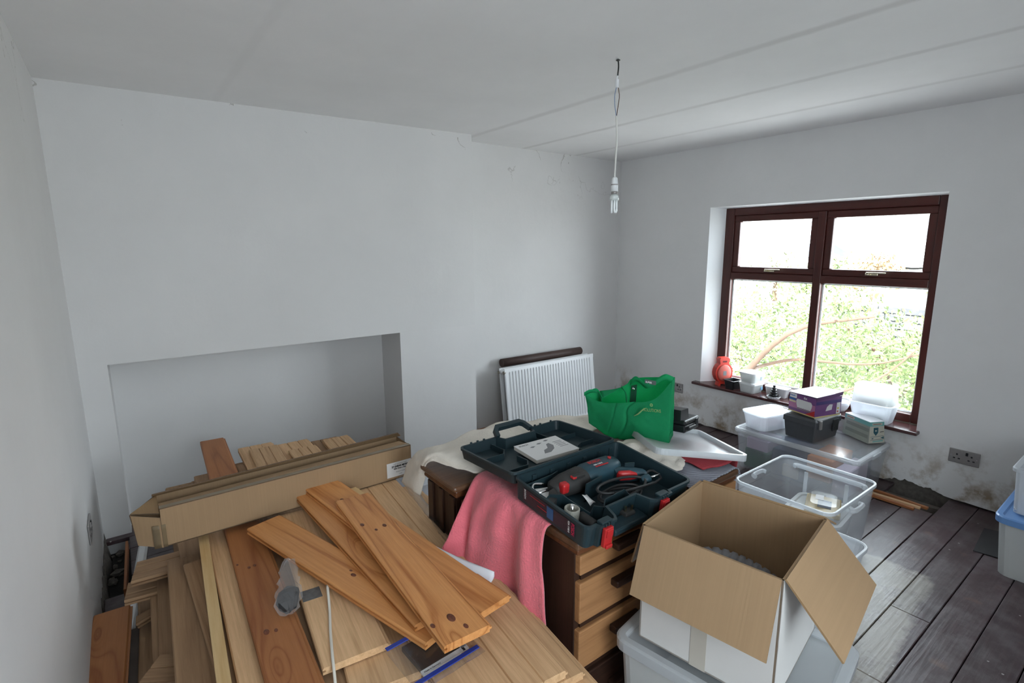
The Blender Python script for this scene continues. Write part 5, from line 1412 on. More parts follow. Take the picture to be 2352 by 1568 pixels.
# ------------------------------------------------------------------ odds and ends on the pile
# small clear bag of black screws hanging between the boards
bagb = thing('fixings_bag', 'crumpled clear plastic bag of black fixings beside the red pine plank', 'bag')
def crumple(bm, secs, seg=14, seed=0, amp=0.25):
    L = []
    for i, (c, a, b) in enumerate(secs):
        L.append([Vector(c) + Vector((math.cos(2 * PI * k / seg) * a, math.sin(2 * PI * k / seg) * b, 0)) * (1 + amp * n3((math.cos(2 * PI * k / seg) * 1.7, math.sin(2 * PI * k / seg) * 1.7, i * 0.9 + seed)) + amp * 0.5 * n3((math.cos(2 * PI * k / seg) * 5, math.sin(2 * PI * k / seg) * 5, i * 2.3 + seed))) for k in range(seg)])
    loft(bm, L)
c0 = spot(664, 1416, 0.512); c1 = spot(664, 1300, 0.565)
ax = c1 - c0
rj = random.Random(77)
def crumpled(secs, seg, jit, sub_=1):
    bm = B(); L = []
    for i, (f, a, b, dz) in enumerate(secs):
        c = c0 + ax * f + Vector((0, 0, dz)); tw = rj.uniform(0, 1)
        L.append([c + Vector((math.cos(2 * PI * (k + tw) / seg) * a, math.sin(2 * PI * (k + tw) / seg) * b * 0.7, math.sin(2 * PI * (k + tw) / seg) * b * 0.75)) + Vector((rj.uniform(-jit, jit), rj.uniform(-jit, jit), rj.uniform(0, jit))) for k in range(seg)])
    loft(bm, L); bmesh.ops.recalc_face_normals(bm, faces=bm.faces)
    return bm
bm = crumpled([(0.0, 0.012, 0.008, 0.012), (0.07, 0.030, 0.020, 0.018), (0.17, 0.040, 0.026, 0.024), (0.27, 0.040, 0.028, 0.025), (0.36, 0.036, 0.024, 0.024), (0.45, 0.028, 0.018, 0.022), (0.55, 0.034, 0.020, 0.022), (0.66, 0.027, 0.016, 0.020), (0.77, 0.030, 0.018, 0.020), (0.88, 0.024, 0.014, 0.018), (1.0, 0.018, 0.010, 0.016)], 15, 0.0055)
obj('film', bm, M_FILM2, bagb)
bm = crumpled([(0.03, 0.010, 0.006, 0.014), (0.09, 0.026, 0.017, 0.018), (0.18, 0.034, 0.022, 0.023), (0.28, 0.034, 0.022, 0.024), (0.36, 0.022, 0.014, 0.022), (0.41, 0.010, 0.006, 0.02)], 12, 0.004)
o = obj('black_fixings', bm, M_BLACKP, bagb); o['kind'] = 'stuff'
# white cable over the oak plank
bm = B(); tube(bm, spline([spot(752, 1344, 0.540), spot(757, 1400, 0.5175), spot(759, 1450, 0.5175), spot(764, 1510, 0.5175), spot(770, 1568, 0.50), spot(774, 1640, 0.48)], 40), 0.0042, 8)
tag(obj('white_cable', bm, mat('cream_cable', (0.74, 0.70, 0.62), 0.45)), 'white electric cable running over the wide oak plank', 'cable')
# zip bag with a dark brown block
zb = thing('zip_bag', 'clear zip bag with blue seals holding a dark brown sample on the planks', 'bag')
za = spot(985, 1565, 0.513); zx = (spot(1105, 1490, 0.513) - za).normalized()
zb.matrix_world = frame(za + Vector((0, 0, 0.002)), zx, (-zx.y, zx.x, 0))
bm = B(); grid_surf(bm, [[(-0.05 + 0.21 * i / 10, -0.035 + 0.19 * j / 10, 0.020 + 0.004 * n3((i * 0.5, j * 0.5, 2))) for i in range(11)] for j in range(11)]); o = obj('film', bm, M_FILM, zb, smooth=40); solidify(o, 0.0006)
bm = B(); box(bm, (-0.005, 0.026, 0.002), (0.118, 0.135, 0.017), 0.002); obj('sample_block', bm, mat('dark_brown_sample', (0.022, 0.011, 0.006), 0.5), zb)
bm = B(); box(bm, (-0.01, 0.008, 0.012), (0.125, 0.024, 0.018)); lb2 = obj('card_insert', bm, M_PAPER, zb)
bm = B(); box(bm, (0.118, 0.008, 0.012), (0.136, 0.10, 0.018)); obj('card_insert', bm, M_PAPER, zb)
text_mesh('lettering', 'Made in Germany', 0.007, M_INK, lb2, Matrix.Translation((-0.004, 0.012, 0.0186)))
bm = B(); tube(bm, [(0.1265 + 0.006 * math.cos(R(90 + 120 * k)), 0.052 + 0.006 * math.sin(R(90 + 120 * k)), 0.0188) for k in range(3)], 0.0008, 5, closed=True); obj('recycle_mark', bm, M_INK, zb)
bm = B(); box(bm, (0.120, 0.020, 0.0182), (0.134, 0.040, 0.0188)); obj('printed_block', bm, M_GREYINK, zb)
M_ZIP = mat('blue_zip', (0.02, 0.045, 0.30), 0.4)
for y in (-0.016, 0.14):
    bm = B(); box(bm, (-0.045, y, 0.021), (0.155, y + 0.014, 0.024), 0.001); obj('zip_seal', bm, M_ZIP, zb)
# white foam sheet folded between boards and blanket
bm = B(); grid_surf(bm, patch([[spot(998, 1252, 0.598), spot(1060, 1284, 0.603), spot(1136, 1313, 0.605)], [spot(1020, 1272, 0.590), spot(1068, 1312, 0.595), spot(1134, 1328, 0.592)], [spot(1030, 1290, 0.586), spot(1080, 1335, 0.588), spot(1118, 1353, 0.584)]], 10, 14))
o = obj('foam_sheet', bm, mat('white_foam', (0.72, 0.72, 0.76), 0.7)); solidify(o, 0.004, -1); tag(o, 'folded white foam sheet sticking out beside the pink blanket', 'foam sheet')
# loose polythene along the right side of the pile
bm = B(); grid_surf(bm, patch([[spot(905, 1082, 0.54), spot(940, 1130, 0.545), spot(985, 1190, 0.54), spot(1025, 1245, 0.54)], [spot(925, 1075, 0.55), spot(955, 1120, 0.54), spot(1000, 1185, 0.53), spot(1030, 1228, 0.52)], [spot(930, 1092, 0.50), spot(962, 1138, 0.50), spot(1000, 1190, 0.49), spot(1032, 1235, 0.48)]], 12, 30, lambda p, u, v: p + Vector((0.006 * n3((p.x * 40, p.y * 40, 1)), 0, 0.006 * n3((p.x * 30, p.y * 50, 8))))))
o = obj('polythene_sheet', bm, M_FILM, None, smooth=180); tag(o, 'crinkled clear polythene sheet along the right side of the pile', 'plastic sheet'); solidify(o, 0.0008)
# white trim strip and debris in the left corner
bm = B()
a, b = spot(330, 1262, 0.10), spot(312, 1372, 0.10); d = (b - a).normalized(); n = Vector((-d.y, d.x, 0))
poly = [(-0.02, 0), (0.02, 0), (0.022, 0.022), (0.012, 0.03), (-0.012, 0.03), (-0.02, 0.022)]
loft(bm, [[a + n * x + Vector((0, 0, z)) for x, z in poly], [b + d * 0.35 + n * x + Vector((0, 0, z)) for x, z in poly]])
bmesh.ops.recalc_face_normals(bm, faces=bm.faces)
tag(obj('trim_strip', bm, M_WHITEP), 'white plastic trim strip lying under the offcuts at the left', 'strip')
# storage tub on the floor behind the pile
t_ = thing('storage_tub', 'translucent storage tub on the floor left of the sideboard', 'storage box', (1.13, 2.62, 0.0))
bm = B(); tub(bm, 0.32, 0.30, 0.36, 0.34, 0.34, 0.003, 0.04, rim=0.008); obj('tub_body', bm, M_CLEAR2, t_)
bm = B(); box(bm, (-0.13, -0.12, 0.006), (0.12, 0.11, 0.2), 0.02); obj('tub_contents', bm, mat('lilac_contents', (0.28, 0.26, 0.36), 0.8, noise_amt=0.4, noise_scale=12), t_)
# broken plaster along the open floor edges
def rubble(seed, n, x0, x1, y0, y1, z, smin, smax, names):
    rr_ = random.Random(seed)
    for k in range(n):
        s = rr_.uniform(smin, smax)
        bm = B(); bmesh.ops.create_icosphere(bm, subdivisions=1, radius=s)
        for v in bm.verts: v.co *= 1 + 0.5 * n3(v.co * 40, 1.0) + rr_.uniform(-0.2, 0.2)
        for v in bm.verts: v.co.z *= 0.6
        o = obj('rubble_piece', bm, M_RUBBLE); o.location = (rr_.uniform(x0, x1), rr_.uniform(y0, y1), z + s * 0.5); o.rotation_euler = (0, 0, rr_.uniform(0, 6))
        tag(o, names, 'rubble', 'rubble pieces' + (' by the left wall' if 'left' in names else ' under the window'))
rubble(5, 16, XL + 0.015, -0.16, 2.85, 3.55, -0.10, 0.012, 0.032, 'grey rubble fragment in the open floor gap by the left wall')
rubble(6, 12, 4.00, 4.12, 0.88, 1.12, -0.10, 0.014, 0.035, 'grey rubble fragment in the floor hole under the window')
bm = B(); grid_surf(bm, [[(XL + 0.006 + 0.012 * n3((i * 0.7, 0, 1)) + 0.05 * (k > 0) * abs(n3((i * 0.9, 4, 2))), 2.82 + i * 0.04, 0.0 - 0.10 * k + (0.045 if k == 0 else 0) * (0.6 + n3((i * 1.3, 3, 3)))) for i in range(20)] for k in range(2)])
o = obj('plaster_scar', bm, M_RUBBLE); solidify(o, 0.008); tag(o, kind='structure'); o.name = 'trim_5'
# joist and laths by the window wall
bm = B(); box(bm, (3.98, 0.82, -0.09), (4.02, 1.18, -0.02), 0.003); o = obj('floor_joist', bm, mat('old_grey_timber', (0.12, 0.10, 0.085), 0.9, noise_amt=0.3, noise_scale=20), FLOOR)
for i, (a, b) in enumerate((((3.80, 1.17), (3.80, 0.915)), ((3.835, 1.17), (3.845, 0.90)), ((3.90, 1.18), (3.875, 0.872)))):
    plank_at(('wooden lath nearest the room beside the floor hole', 'middle wooden lath beside the floor hole', 'wooden lath nearest the wall over the floor hole')[i], (a[0], a[1], 0.016), (b[0], b[1], 0.016), 0.024, 0.014, M_PINER if i != 1 else M_OAK, 'plain', 'laths by the floor hole', name='wood_lath')
bm = B(); poly_prism(bm, [(3.52, 0.575), (3.86, 0.60), (3.90, 0.46), (3.54, 0.46)], 'z', 0.0015, 0.006); o = obj('slate_tile', bm, mat('black_slate', (0.025, 0.025, 0.027), 0.5, noise_amt=0.3, noise_scale=15)); tag(o, 'flat black tile lying on the floor by the blue-lidded box', 'tile')
# ------------------------------------------------------------------ big open cardboard box on a storage box
M_WHITECARD = mat('white_card', (0.62, 0.60, 0.58), 0.75, noise_amt=0.05, noise_scale=8)
RZB = 0.84
L0, Bk, Rr, Nn = [spot(*p, RZB) for p in ((1478, 1205), (1645, 1112), (1935, 1207), (1805, 1335))]
Xd = (Nn - L0).normalized(); Yd = (Bk - L0); Yd = (Yd - Xd * Yd.dot(Xd)).normalized()
bb = ((Nn - L0).length + (Rr - Bk).length) / 2; aa = ((Bk - L0).length + (Rr - Nn).length) / 2
BH = 0.36
big = thing('cardboard_box', 'large open cardboard box with its flaps folded outwards', 'box')
big.matrix_world = frame(L0 - Vector((0, 0, BH)), Xd, Yd)
def panel2(name, pts, t, parent, m_in, m_out):
    """card: first face m_in (towards the normal), other face m_out, corrugated edges"""
    P = [Vector(p) for p in pts]; n = (P[1] - P[0]).cross(P[-1] - P[0]).normalized() * t
    bm = B(); V0 = [bm.verts.new(p) for p in P]; V1 = [bm.verts.new(p + n) for p in P]
    bm.faces.new(V0[::-1]).material_index = 1; bm.faces.new(V1).material_index = 0
    k = len(P)
    for i in range(k): bm.faces.new((V0[i], V0[(i + 1) % k], V1[(i + 1) % k], V1[i])).material_index = 2
    bmesh.ops.recalc_face_normals(bm, faces=bm.faces)
    return obj(name, bm, [m_in, m_out, M_KRAFTD], parent)
T5 = 0.005
panel2('side_wall', [(0, 0, 0), (bb, 0, 0), (bb, 0, BH), (0, 0, BH)], -T5, big, M_KRAFT, M_WHITECARD)
panel2('side_wall', [(bb, 0, 0), (bb, aa, 0), (bb, aa, BH), (bb, 0, BH)], -T5, big, M_KRAFT, M_WHITECARD)
panel2('side_wall', [(bb, aa, 0), (0, aa, 0), (0, aa, BH), (bb, aa, BH)], -T5, big, M_KRAFT, M_WHITECARD)
panel2('side_wall', [(0, aa, 0), (0, 0, 0), (0, 0, BH), (0, aa, BH)], -T5, big, M_KRAFT, M_WHITECARD)
panel2('box_floor', [(0, 0, 0), (bb, 0, 0), (bb, aa, 0), (0, aa, 0)], T5, big, M_KRAFT, M_WHITECARD)
def flap(p0, p1, out, ang, ln, ins=0.004):
    p0, p1, out = Vector(p0), Vector(p1), Vector(out)
    d = (p1 - p0).normalized(); q = out * math.sin(R(ang)) * ln - Vector((0, 0, 1)) * math.cos(R(ang)) * ln
    a, b = p0 + d * ins, p1 - d * ins
    return panel2('flap', [a, b, b + q, a + q], T5, big, M_KRAFT, M_WHITECARD)
FLN = aa * 0.5
flap((bb, 0, BH), (0, 0, BH), (0, -1, 0), 20, FLN)
flap((bb, aa, BH), (bb, 0, BH), (1, 0, 0), 42, FLN * 1.02)
flap((0, aa, BH), (bb, aa, BH), (0, 1, 0), 62, FLN)
flap((0, 0, BH), (0, aa, BH), (-1, 0, 0), 14, FLN * 0.72)
bm = B(); box(bm, (bb * 0.42, -0.0012, 0.0), (bb * 0.54, -0.0004, BH * 0.62)); obj('packing_tape', bm, mat('clear_brown_tape', (0.50, 0.46, 0.40), 0.3), big)
# corrugated hose coiled in the box
hose = thing('ribbed_hose', 'coiled grey ribbed hose inside the open cardboard box', 'hose'); hose.matrix_world = big.matrix_world @ Matrix.Translation((bb * 0.53, aa * 0.42, 0.0))
bm = B(); pts = []; rad_ = []
for k in range(420):
    t = k / 419; a = 2 * PI * 2.3 * t + 2.6
    rr_ = 0.115 + 0.012 * math.sin(3 * a)
    pts.append((rr_ * math.cos(a), rr_ * math.sin(a) * 0.95, 0.05 + 0.155 * t + 0.02 * math.sin(a)))
    rad_.append(0.026 if k % 6 < 4 else 0.020)
tube(bm, pts, rad_, 12); obj('hose_coil', bm, mat('grey_hose', (0.16, 0.16, 0.17), 0.5), hose)

def lidded(label, M, w, d, h, t_lid, m_body, m_lid, contents=None, name='storage_box', r_=0.04, taper=0.03, panel=True):
    s = thing(name, label, 'storage box'); s.matrix_world = M
    bm = B(); tub(bm, w - 2 * taper, d - 2 * taper, w - 0.012, d - 0.012, h - t_lid * 0.5, 0.003, r_, rim=0.004, rimh=0.012)
    obj('tub_body', bm, m_body, s)
    bm = B()
    def lp(ins, z): return [(x, y, z) for x, y in rrect(w + 0.012 - 2 * ins, d + 0.012 - 2 * ins, max(0.006, r_ - ins), 4)]
    loft(bm, [lp(0.0, h - t_lid), lp(-0.001, h - 0.005), lp(0.006, h), lp(0.025, h), lp(0.032, h - 0.007), lp(0.034, h - 0.010), lp(0.004, h - 0.012), lp(0.003, h - t_lid)], cap0=False, cap1=False, close=True)
    ld = obj('lid_rim', bm, m_lid, s)
    bm = B(); loft(bm, [lp(0.030, h - 0.010), lp(0.030, h - 0.007)]); obj('lid_panel', bm, m_lid if m_lid.name.startswith('blue') else M_CLEAR, s)
    if panel:
        bm = B()
        for lo, hi in (((-w * 0.42, -d * 0.10, h - 0.0068), (-w * 0.1, -d * 0.09, h - 0.005)), ((-w * 0.1, -d * 0.4, h - 0.0068), (-w * 0.09, d * 0.4, h - 0.005))):
            pass
        bm.free()
    for nm, lo, hi, m in (contents or []):
        bm = B(); box(bm, lo, hi, 0.006, seg=1); obj(nm, bm, m, s)
    return s
M_DIMC = mat('grey_contents', (0.25, 0.25, 0.24), 0.8, noise_amt=0.5, noise_scale=9)
sw, sd = bb + 0.17, aa + 0.05
MS = frame(L0 - Vector((0, 0, L0.z)), Xd, Yd) @ Matrix.Translation((sw / 2 - 0.055, sd / 2 - 0.045, 0))
lidded('frosted clear storage box with lid under the cardboard box', MS, sw, sd, RZB - BH - 0.002, 0.035, M_CLEAR3, M_RIM,
       [('contents', (-sw * 0.38, -sd * 0.36, 0.01), (sw * 0.36, sd * 0.36, 0.30), M_DIMC)])

# ------------------------------------------------------------------ clear crates between desk and window
M_ORANGE = mat('orange_card', (0.62, 0.22, 0.06), 0.7)
M_PURPLE = mat('purple_card', (0.13, 0.045, 0.16), 0.5, noise_amt=0.25, noise_scale=14)
M_LILAC = mat('lilac_card', (0.50, 0.40, 0.50), 0.6)
M_DKGREEN = mat('green_card', (0.03, 0.11, 0.07), 0.6, noise_amt=0.3, noise_scale=15)
M_NAVY = mat('navy_cloth', (0.03, 0.05, 0.10), 0.8, noise_amt=0.4, noise_scale=12)
M_TAN = mat('tan_card', (0.36, 0.24, 0.13), 0.7)
BCX0, BCX1, BCY0, BCY1, BCH = 3.54, 4.075, 1.16, 1.985, 0.30
w, d = BCX1 - BCX0, BCY1 - BCY0
back = lidded('large clear lidded storage box below the window holding boxed goods', Matrix.Translation(((BCX0 + BCX1) / 2, (BCY0 + BCY1) / 2, 0)), w, d, BCH, 0.028, M_CLEAR, M_RIM, [
    ('boxed_goods', (-w * 0.40, d * 0.20, 0.01), (w * 0.1, d * 0.42, 0.15), M_DKGREEN),
    ('boxed_goods', (-w * 0.40, d * 0.22, 0.152), (w * 0.0, d * 0.41, 0.235), M_LILAC),
    ('boxed_goods', (-w * 0.36, -d * 0.10, 0.01), (w * 0.2, d * 0.19, 0.20), M_NAVY),
    ('boxed_goods', (-w * 0.41, -d * 0.30, 0.08), (w * 0.2, -d * 0.11, 0.235), M_ORANGE),
    ('boxed_goods', (-w * 0.40, -d * 0.42, 0.01), (w * 0.2, -d * 0.31, 0.19), M_LILAC),
    ('boxed_goods', (w * 0.12, -d * 0.40, 0.01), (w * 0.40, d * 0.40, 0.17), M_NAVY),
    ('boxed_goods', (-w * 0.41, -d * 0.05, 0.03), (-w * 0.365, d * 0.08, 0.12), M_TAN)], name='storage_box')
for sgn in (1, -1):
    bm = B(); box(bm, (-0.07, sgn * d / 2 - 0.014, BCH - 0.034), (0.07, sgn * d / 2 + 0.022, BCH - 0.006), 0.008); obj('lid_clip', bm, M_RIM, back)
def crate(label, x0, x1, y0, y1, h, m=M_CLEAR, name='plastic_crate', z0=0.0, rot=0.0, taper=0.022):
    w, d = x1 - x0, y1 - y0
    s = thing(name, label, 'storage box', ((x0 + x1) / 2, (y0 + y1) / 2, z0), rot)
    bm = B(); tub(bm, w - 2 * taper, d - 2 * taper, w, d, h, 0.003, 0.05); obj('tub_body', bm, m, s)
    bm = B()
    def lp(o_, z): return [(x, y, z) for x, y in rrect(w + 2 * o_, d + 2 * o_, 0.05 + o_, 5)]
    loft(bm, [lp(0.0005, h + 0.002), lp(0.007, h + 0.002), lp(0.009, h - 0.002), lp(0.009, h - 0.014), lp(0.007, h - 0.014), lp(0.006, h - 0.003), lp(0.0005, h - 0.003)], cap0=False, cap1=False, close=True)
    obj('rim', bm, M_RIM, s)
    return s
cr = crate('open clear plastic crate with a white tub inside, in front of the window box', 2.61, 3.19, 0.945, 1.44, 0.352)
for sgn in (1, -1):
    bm = B(); tube(bm, spline([(-0.06, sgn * 0.248, 0.300), (-0.045, sgn * 0.268, 0.303), (0.045, sgn * 0.268, 0.303), (0.06, sgn * 0.248, 0.300)], 16), 0.012, 8); obj('grip', bm, M_RIM, cr)
bm = B(); tube(bm, spline([(0.285, -0.19, 0.296), (0.302, -0.17, 0.30), (0.302, 0.0, 0.30), (0.302, 0.17, 0.30), (0.285, 0.19, 0.296)], 20), 0.014, 8); obj('grip', bm, M_RIM, cr)
for yy in (-0.12, 0.1):
    bm = B(); box(bm, (0.262, yy, 0.02), (0.270, yy + 0.02, 0.29), 0.002); obj('rib', bm, M_RIM, cr)
crate('low open clear tub showing a corner behind the cardboard box flap', 2.12, 2.575, 0.765, 1.15, 0.295, M_CLEAR2, taper=0.03)
# white tub and gold pack inside the crate
wt = thing('white_tub', 'white plastic tub with lid inside the open clear crate', 'tub', (2.97, 1.14, 0.006), R(6)); wt.scale = (1.25, 1.25, 1.0)
bm = B(); tub(bm, 0.22, 0.19, 0.25, 0.22, 0.17, 0.003, 0.035); obj('tub_body', bm, M_CLEAR3, wt)
bm = B(); loft(bm, [[(x, y, 0.166) for x, y in rrect(0.265, 0.235, 0.04)], [(x, y, 0.180) for x, y in rrect(0.265, 0.235, 0.04)], [(x, y, 0.180) for x, y in rrect(0.235, 0.205, 0.03)], [(x, y, 0.174) for x, y in rrect(0.225, 0.195, 0.03)]]); obj('tub_lid', bm, M_CLEAR3, wt)
gp = thing('blister_pack', 'clear blister pack with golden yellow card on the white tub', 'package', (2.985, 1.125, 0.188), R(20)); gp.scale = (1.3, 1.3, 1.3)
bm = B(); box(bm, (-0.085, -0.065, 0), (0.085, 0.065, 0.022), 0.006); obj('gold_card', bm, mat('gold_card', (0.42, 0.27, 0.04), 0.35), gp)
bm = B(); box(bm, (-0.04, -0.03, 0.022), (0.03, 0.02, 0.026)); obj('hinge_parts', bm, M_NAVY, gp)
bm = B(); loft(bm, [[(x, y, 0.02) for x, y in rrect(0.165, 0.125, 0.02)], [(x, y, 0.045) for x, y in rrect(0.135, 0.095, 0.02)]]); obj('blister', bm, M_CLEAR, gp)
bm = B(); box(bm, (-0.02, 0.0, 0.0455), (0.03, 0.03, 0.0462)); obj('price_label', bm, M_PAPER, gp)
bm = B(); poly_prism(bm, [(-0.03, 0), (0.03, 0), (0.008, 0.16), (-0.004, 0.165)], 'y', 0, 0.004); o = obj('plastic_spike', bm, M_RIM); o.location = (2.83, 0.985, 0.01); o.rotation_euler = (R(-4), 0, R(15)); tag(o, 'pointed white plastic piece standing in the open clear crate', 'plastic piece')

# ------------------------------------------------------------------ things on the lid of the big box
LZ = BCH + 0.0005
tb = thing('food_tub', 'milky lidded food tub at the left end of the big storage box', 'tub', (3.755, 1.845, LZ), R(-14)); tb.scale = (1, 1.05, 0.74)
bm = B(); tub(bm, 0.30, 0.17, 0.34, 0.20, 0.155, 0.003, 0.05); obj('tub_body', bm, M_CLEAR2, tb)
bm = B(); box(bm, (-0.12, -0.06, 0.005), (0.10, 0.06, 0.06), 0.02); obj('contents', bm, mat('mauve_contents', (0.25, 0.14, 0.16), 0.8, noise_amt=0.5, noise_scale=20), tb)
bm = B(); loft(bm, [[(x, y, 0.150) for x, y in rrect(0.35, 0.21, 0.05)], [(x, y, 0.164) for x, y in rrect(0.35, 0.21, 0.05)], [(x, y, 0.164) for x, y in rrect(0.325, 0.185, 0.04)], [(x, y, 0.157) for x, y in rrect(0.315, 0.175, 0.04)]]); obj('tub_lid', bm, M_CLEAR2, tb)
mt = thing('metal_fittings', 'small shiny metal fittings lying on the milky food tub', 'fittings', (3.90, 1.755, LZ + 0.124))
for k, (x, y, a) in enumerate(((0, 0, 20), (-0.03, 0.02, 80), (0.012, -0.03, -30), (-0.045, -0.02, 130))):
    bm = B(); tube(bm, spline([(-0.02, 0, 0.006), (0, 0.006, 0.008), (0.02, 0, 0.006)], 6), 0.006, 6); o = obj('fitting', bm, M_CHROME, mt); o.location = (x, y, 0); o.rotation_euler = (0, 0, R(a))
gb = thing('tool_box', 'dark grey plastic tool box with pale lid clasp under the purple carton', 'tool box', (3.815, 1.535, LZ), R(-4))
gb.matrix_world = frame(Vector((3.645, 1.47, LZ)), Vector((0.345, -0.035, 0)), Vector((0.035, 0.345, 0))) @ Matrix.Diagonal((1, 1, 1.32, 1))
M_GREYB = mat('dark_grey_plastic', (0.055, 0.058, 0.065), 0.5, noise_amt=0.1, noise_scale=30)
GW, GD = 0.31, 0.225
bm = B(); loft(bm, [[(x + GW / 2, y + GD / 2, 0) for x, y in rrect(GW * 0.93, GD * 0.9, 0.012)], [(x + GW / 2, y + GD / 2, 0.085) for x, y in rrect(GW, GD, 0.012)]]); obj('box_body', bm, M_GREYB, gb)
bm = B(); loft(bm, [[(x + GW / 2, y + GD / 2, 0.086) for x, y in rrect(GW + 0.012, GD + 0.012, 0.012)], [(x + GW / 2, y + GD / 2, 0.112) for x, y in rrect(GW + 0.012, GD + 0.012, 0.012)], [(x + GW / 2, y + GD / 2, 0.122) for x, y in rrect(GW - 0.02, GD - 0.02, 0.012)]]); obj('box_lid', bm, M_GREYB, gb)
bm = B(); box(bm, (0.03, -0.016, 0.072), (0.055, -0.004, 0.118), 0.002); obj('clasp', bm, M_METALP, gb)
bm = B(); box(bm, (0.03, -0.010, 0.118), (GW - 0.02, 0.03, 0.126), 0.002); obj('lid_bar', bm, M_CLEAR3, gb)
bm = B(); box(bm, (0.20, -0.012, 0.04), (0.27, -0.004, 0.105), 0.004); obj('grip_recess', bm, M_BLACKP, gb)
# purple bulb carton
def bulb_print():
    m = bpy.data.materials.new('purple_print'); nt, p = nodes_of(m); N, L = nt.nodes, nt.links
    tc = N.new('ShaderNodeTexCoord'); nz = N.new('ShaderNodeTexNoise'); nz.inputs['Scale'].default_value = 9; L.new(tc.outputs['Object'], nz.inputs['Vector'])
    L.new(mixc(nt, nz.outputs[0], (0.10, 0.03, 0.15), (0.24, 0.09, 0.25)), p.inputs['Base Color']); p.inputs['Roughness'].default_value = 0.35
    return m
M_BULBP = bulb_print()
pbx = thing('bulb_carton', 'purple light bulb carton standing on the dark grey tool box', 'carton')
PB0 = Vector((3.675, 1.495, LZ + 0.1675))
pbx.matrix_world = frame(PB0, (0.21, -0.062, 0), (0.062, 0.21, 0)) @ Matrix.Diagonal((1.12, 1.12, 1.0, 1))
PW, PD, PH = 0.215, 0.19, 0.135
bm = B(); box(bm, (0, 0, 0.008), (PW, PD, PH)); obj('carton_body', bm, M_BULBP, pbx)
bm = B(); box(bm, (-0.0006, -0.0006, 0), (PW + 0.0006, PD + 0.0006, 0.008)); obj('yellow_band', bm, mat('yellow_print', (0.62, 0.50, 0.20), 0.4), pbx)
card('top_flap', [(-0.004, PD + 0.004, PH + 0.002), (-0.004, -0.008, PH + 0.012), (PW + 0.004, -0.008, PH + 0.035), (PW + 0.004, PD + 0.004, PH + 0.012)], -0.002, mat('glossy_white_card', (0.80, 0.79, 0.80), 0.3), pbx, edge=False)
card('tuck_flap', [(0.0, -0.008, PH + 0.008), (PW, -0.008, PH + 0.03), (PW, -0.003, PH + 0.004), (0.0, -0.003, PH - 0.018)], 0.001, M_PURPLE, pbx, edge=False)
# left face print (x = 0, seen from the room), right face print (y = 0)
LF = frame((0, PD, 0), (0, -1, 0), (0, 0, 1))
def pf(parent, nm, M, pts, m, lift):
    bm = B(); poly_prism(bm, pts, 'z', 0.0, 0.0005); o = obj(nm, bm, m, parent); o.matrix_local = M @ Matrix.Translation((0, 0, lift)); return o
M_PINKP = mat('pink_print', (0.42, 0.16, 0.30), 0.4)
pf(pbx, 'print_panel', LF, [(0.002, 0.03), (PD - 0.002, 0.03), (PD - 0.002, 0.085), (0.002, 0.085)], M_PINKP, 0.0003)
wl = pf(pbx, 'brand_panel', LF, [(0.004, 0.100), (0.055, 0.100), (0.055, 0.132), (0.004, 0.132)], M_PAPER, 0.0008)
text_mesh('lettering', 'PHILIPS', 0.0125, mat('blue_ink', (0.03, 0.12, 0.45), 0.5), wl, Matrix.Translation((0.006, 0.111, 0.0007)), bold=0.0004, sx=0.95)
pf(pbx, 'print_panel', LF, [(0.002, 0.084), (0.055, 0.084), (0.045, 0.098), (0.002, 0.098)], mat('blue_print', (0.02, 0.12, 0.35), 0.4), 0.0008)
pf(pbx, 'print_panel', LF, [(0.002, 0.068), (0.05, 0.068), (0.05, 0.080), (0.002, 0.080)], mat('cream_print', (0.62, 0.55, 0.35), 0.4), 0.0008)
text_mesh('lettering', '6x', 0.024, M_PAPER, pbx, LF @ Matrix.Translation((0.105, 0.110, 0.0012)), bold=0.0005)
M_BULBW = mat('bulb_print_white', (0.66, 0.64, 0.64), 0.4)
for k in range(6):
    x = 0.058 + k * 0.0165
    pf(pbx, 'bulb_picture', LF, [(x + 0.006, 0.040), (x + 0.018, 0.040), (x + 0.026, 0.065), (x + 0.028, 0.085), (x + 0.02, 0.099), (x + 0.004, 0.101), (x - 0.004, 0.088), (x - 0.002, 0.065)], M_BULBW, 0.0010 + 0.0003 * k)
    pf(pbx, 'bulb_picture_cap', LF, [(x + 0.008, 0.026), (x + 0.017, 0.026), (x + 0.018, 0.041), (x + 0.007, 0.041)], mat('grey_print', (0.20, 0.19, 0.20), 0.5), 0.0010 + 0.0003 * k)
pf(pbx, 'red_corner', LF, [(PD - 0.065, 0.009), (PD - 0.001, 0.009), (PD - 0.001, 0.05)], M_RED, 0.0034)
RF = frame((0, 0, 0), (1, 0, 0), (0, 0, 1))
pf(pbx, 'print_panel', RF, [(0.002, 0.09), (PW - 0.002, 0.09), (PW - 0.002, 0.112), (0.002, 0.112)], mat('indigo_print', (0.05, 0.03, 0.16), 0.4), 0.0003)
pf(pbx, 'bulb_picture', RF, [(0.085, 0.04), (0.135, 0.045), (0.14, 0.082), (0.115, 0.085), (0.095, 0.07)], M_BULBW, 0.0008)
pf(pbx, 'energy_label', RF, [(PW - 0.04, 0.012), (PW - 0.008, 0.012), (PW - 0.008, 0.09), (PW - 0.04, 0.09)], M_PAPER, 0.0008)
pf(pbx, 'energy_bar', RF, [(PW - 0.034, 0.022), (PW - 0.022, 0.022), (PW - 0.022, 0.032), (PW - 0.034, 0.032)], M_RED, 0.0014)
pf(pbx, 'energy_bar', RF, [(PW - 0.034, 0.045), (PW - 0.02, 0.045), (PW - 0.02, 0.055), (PW - 0.034, 0.055)], mat('yellow_print2', (0.6, 0.5, 0.05), 0.5), 0.0014)
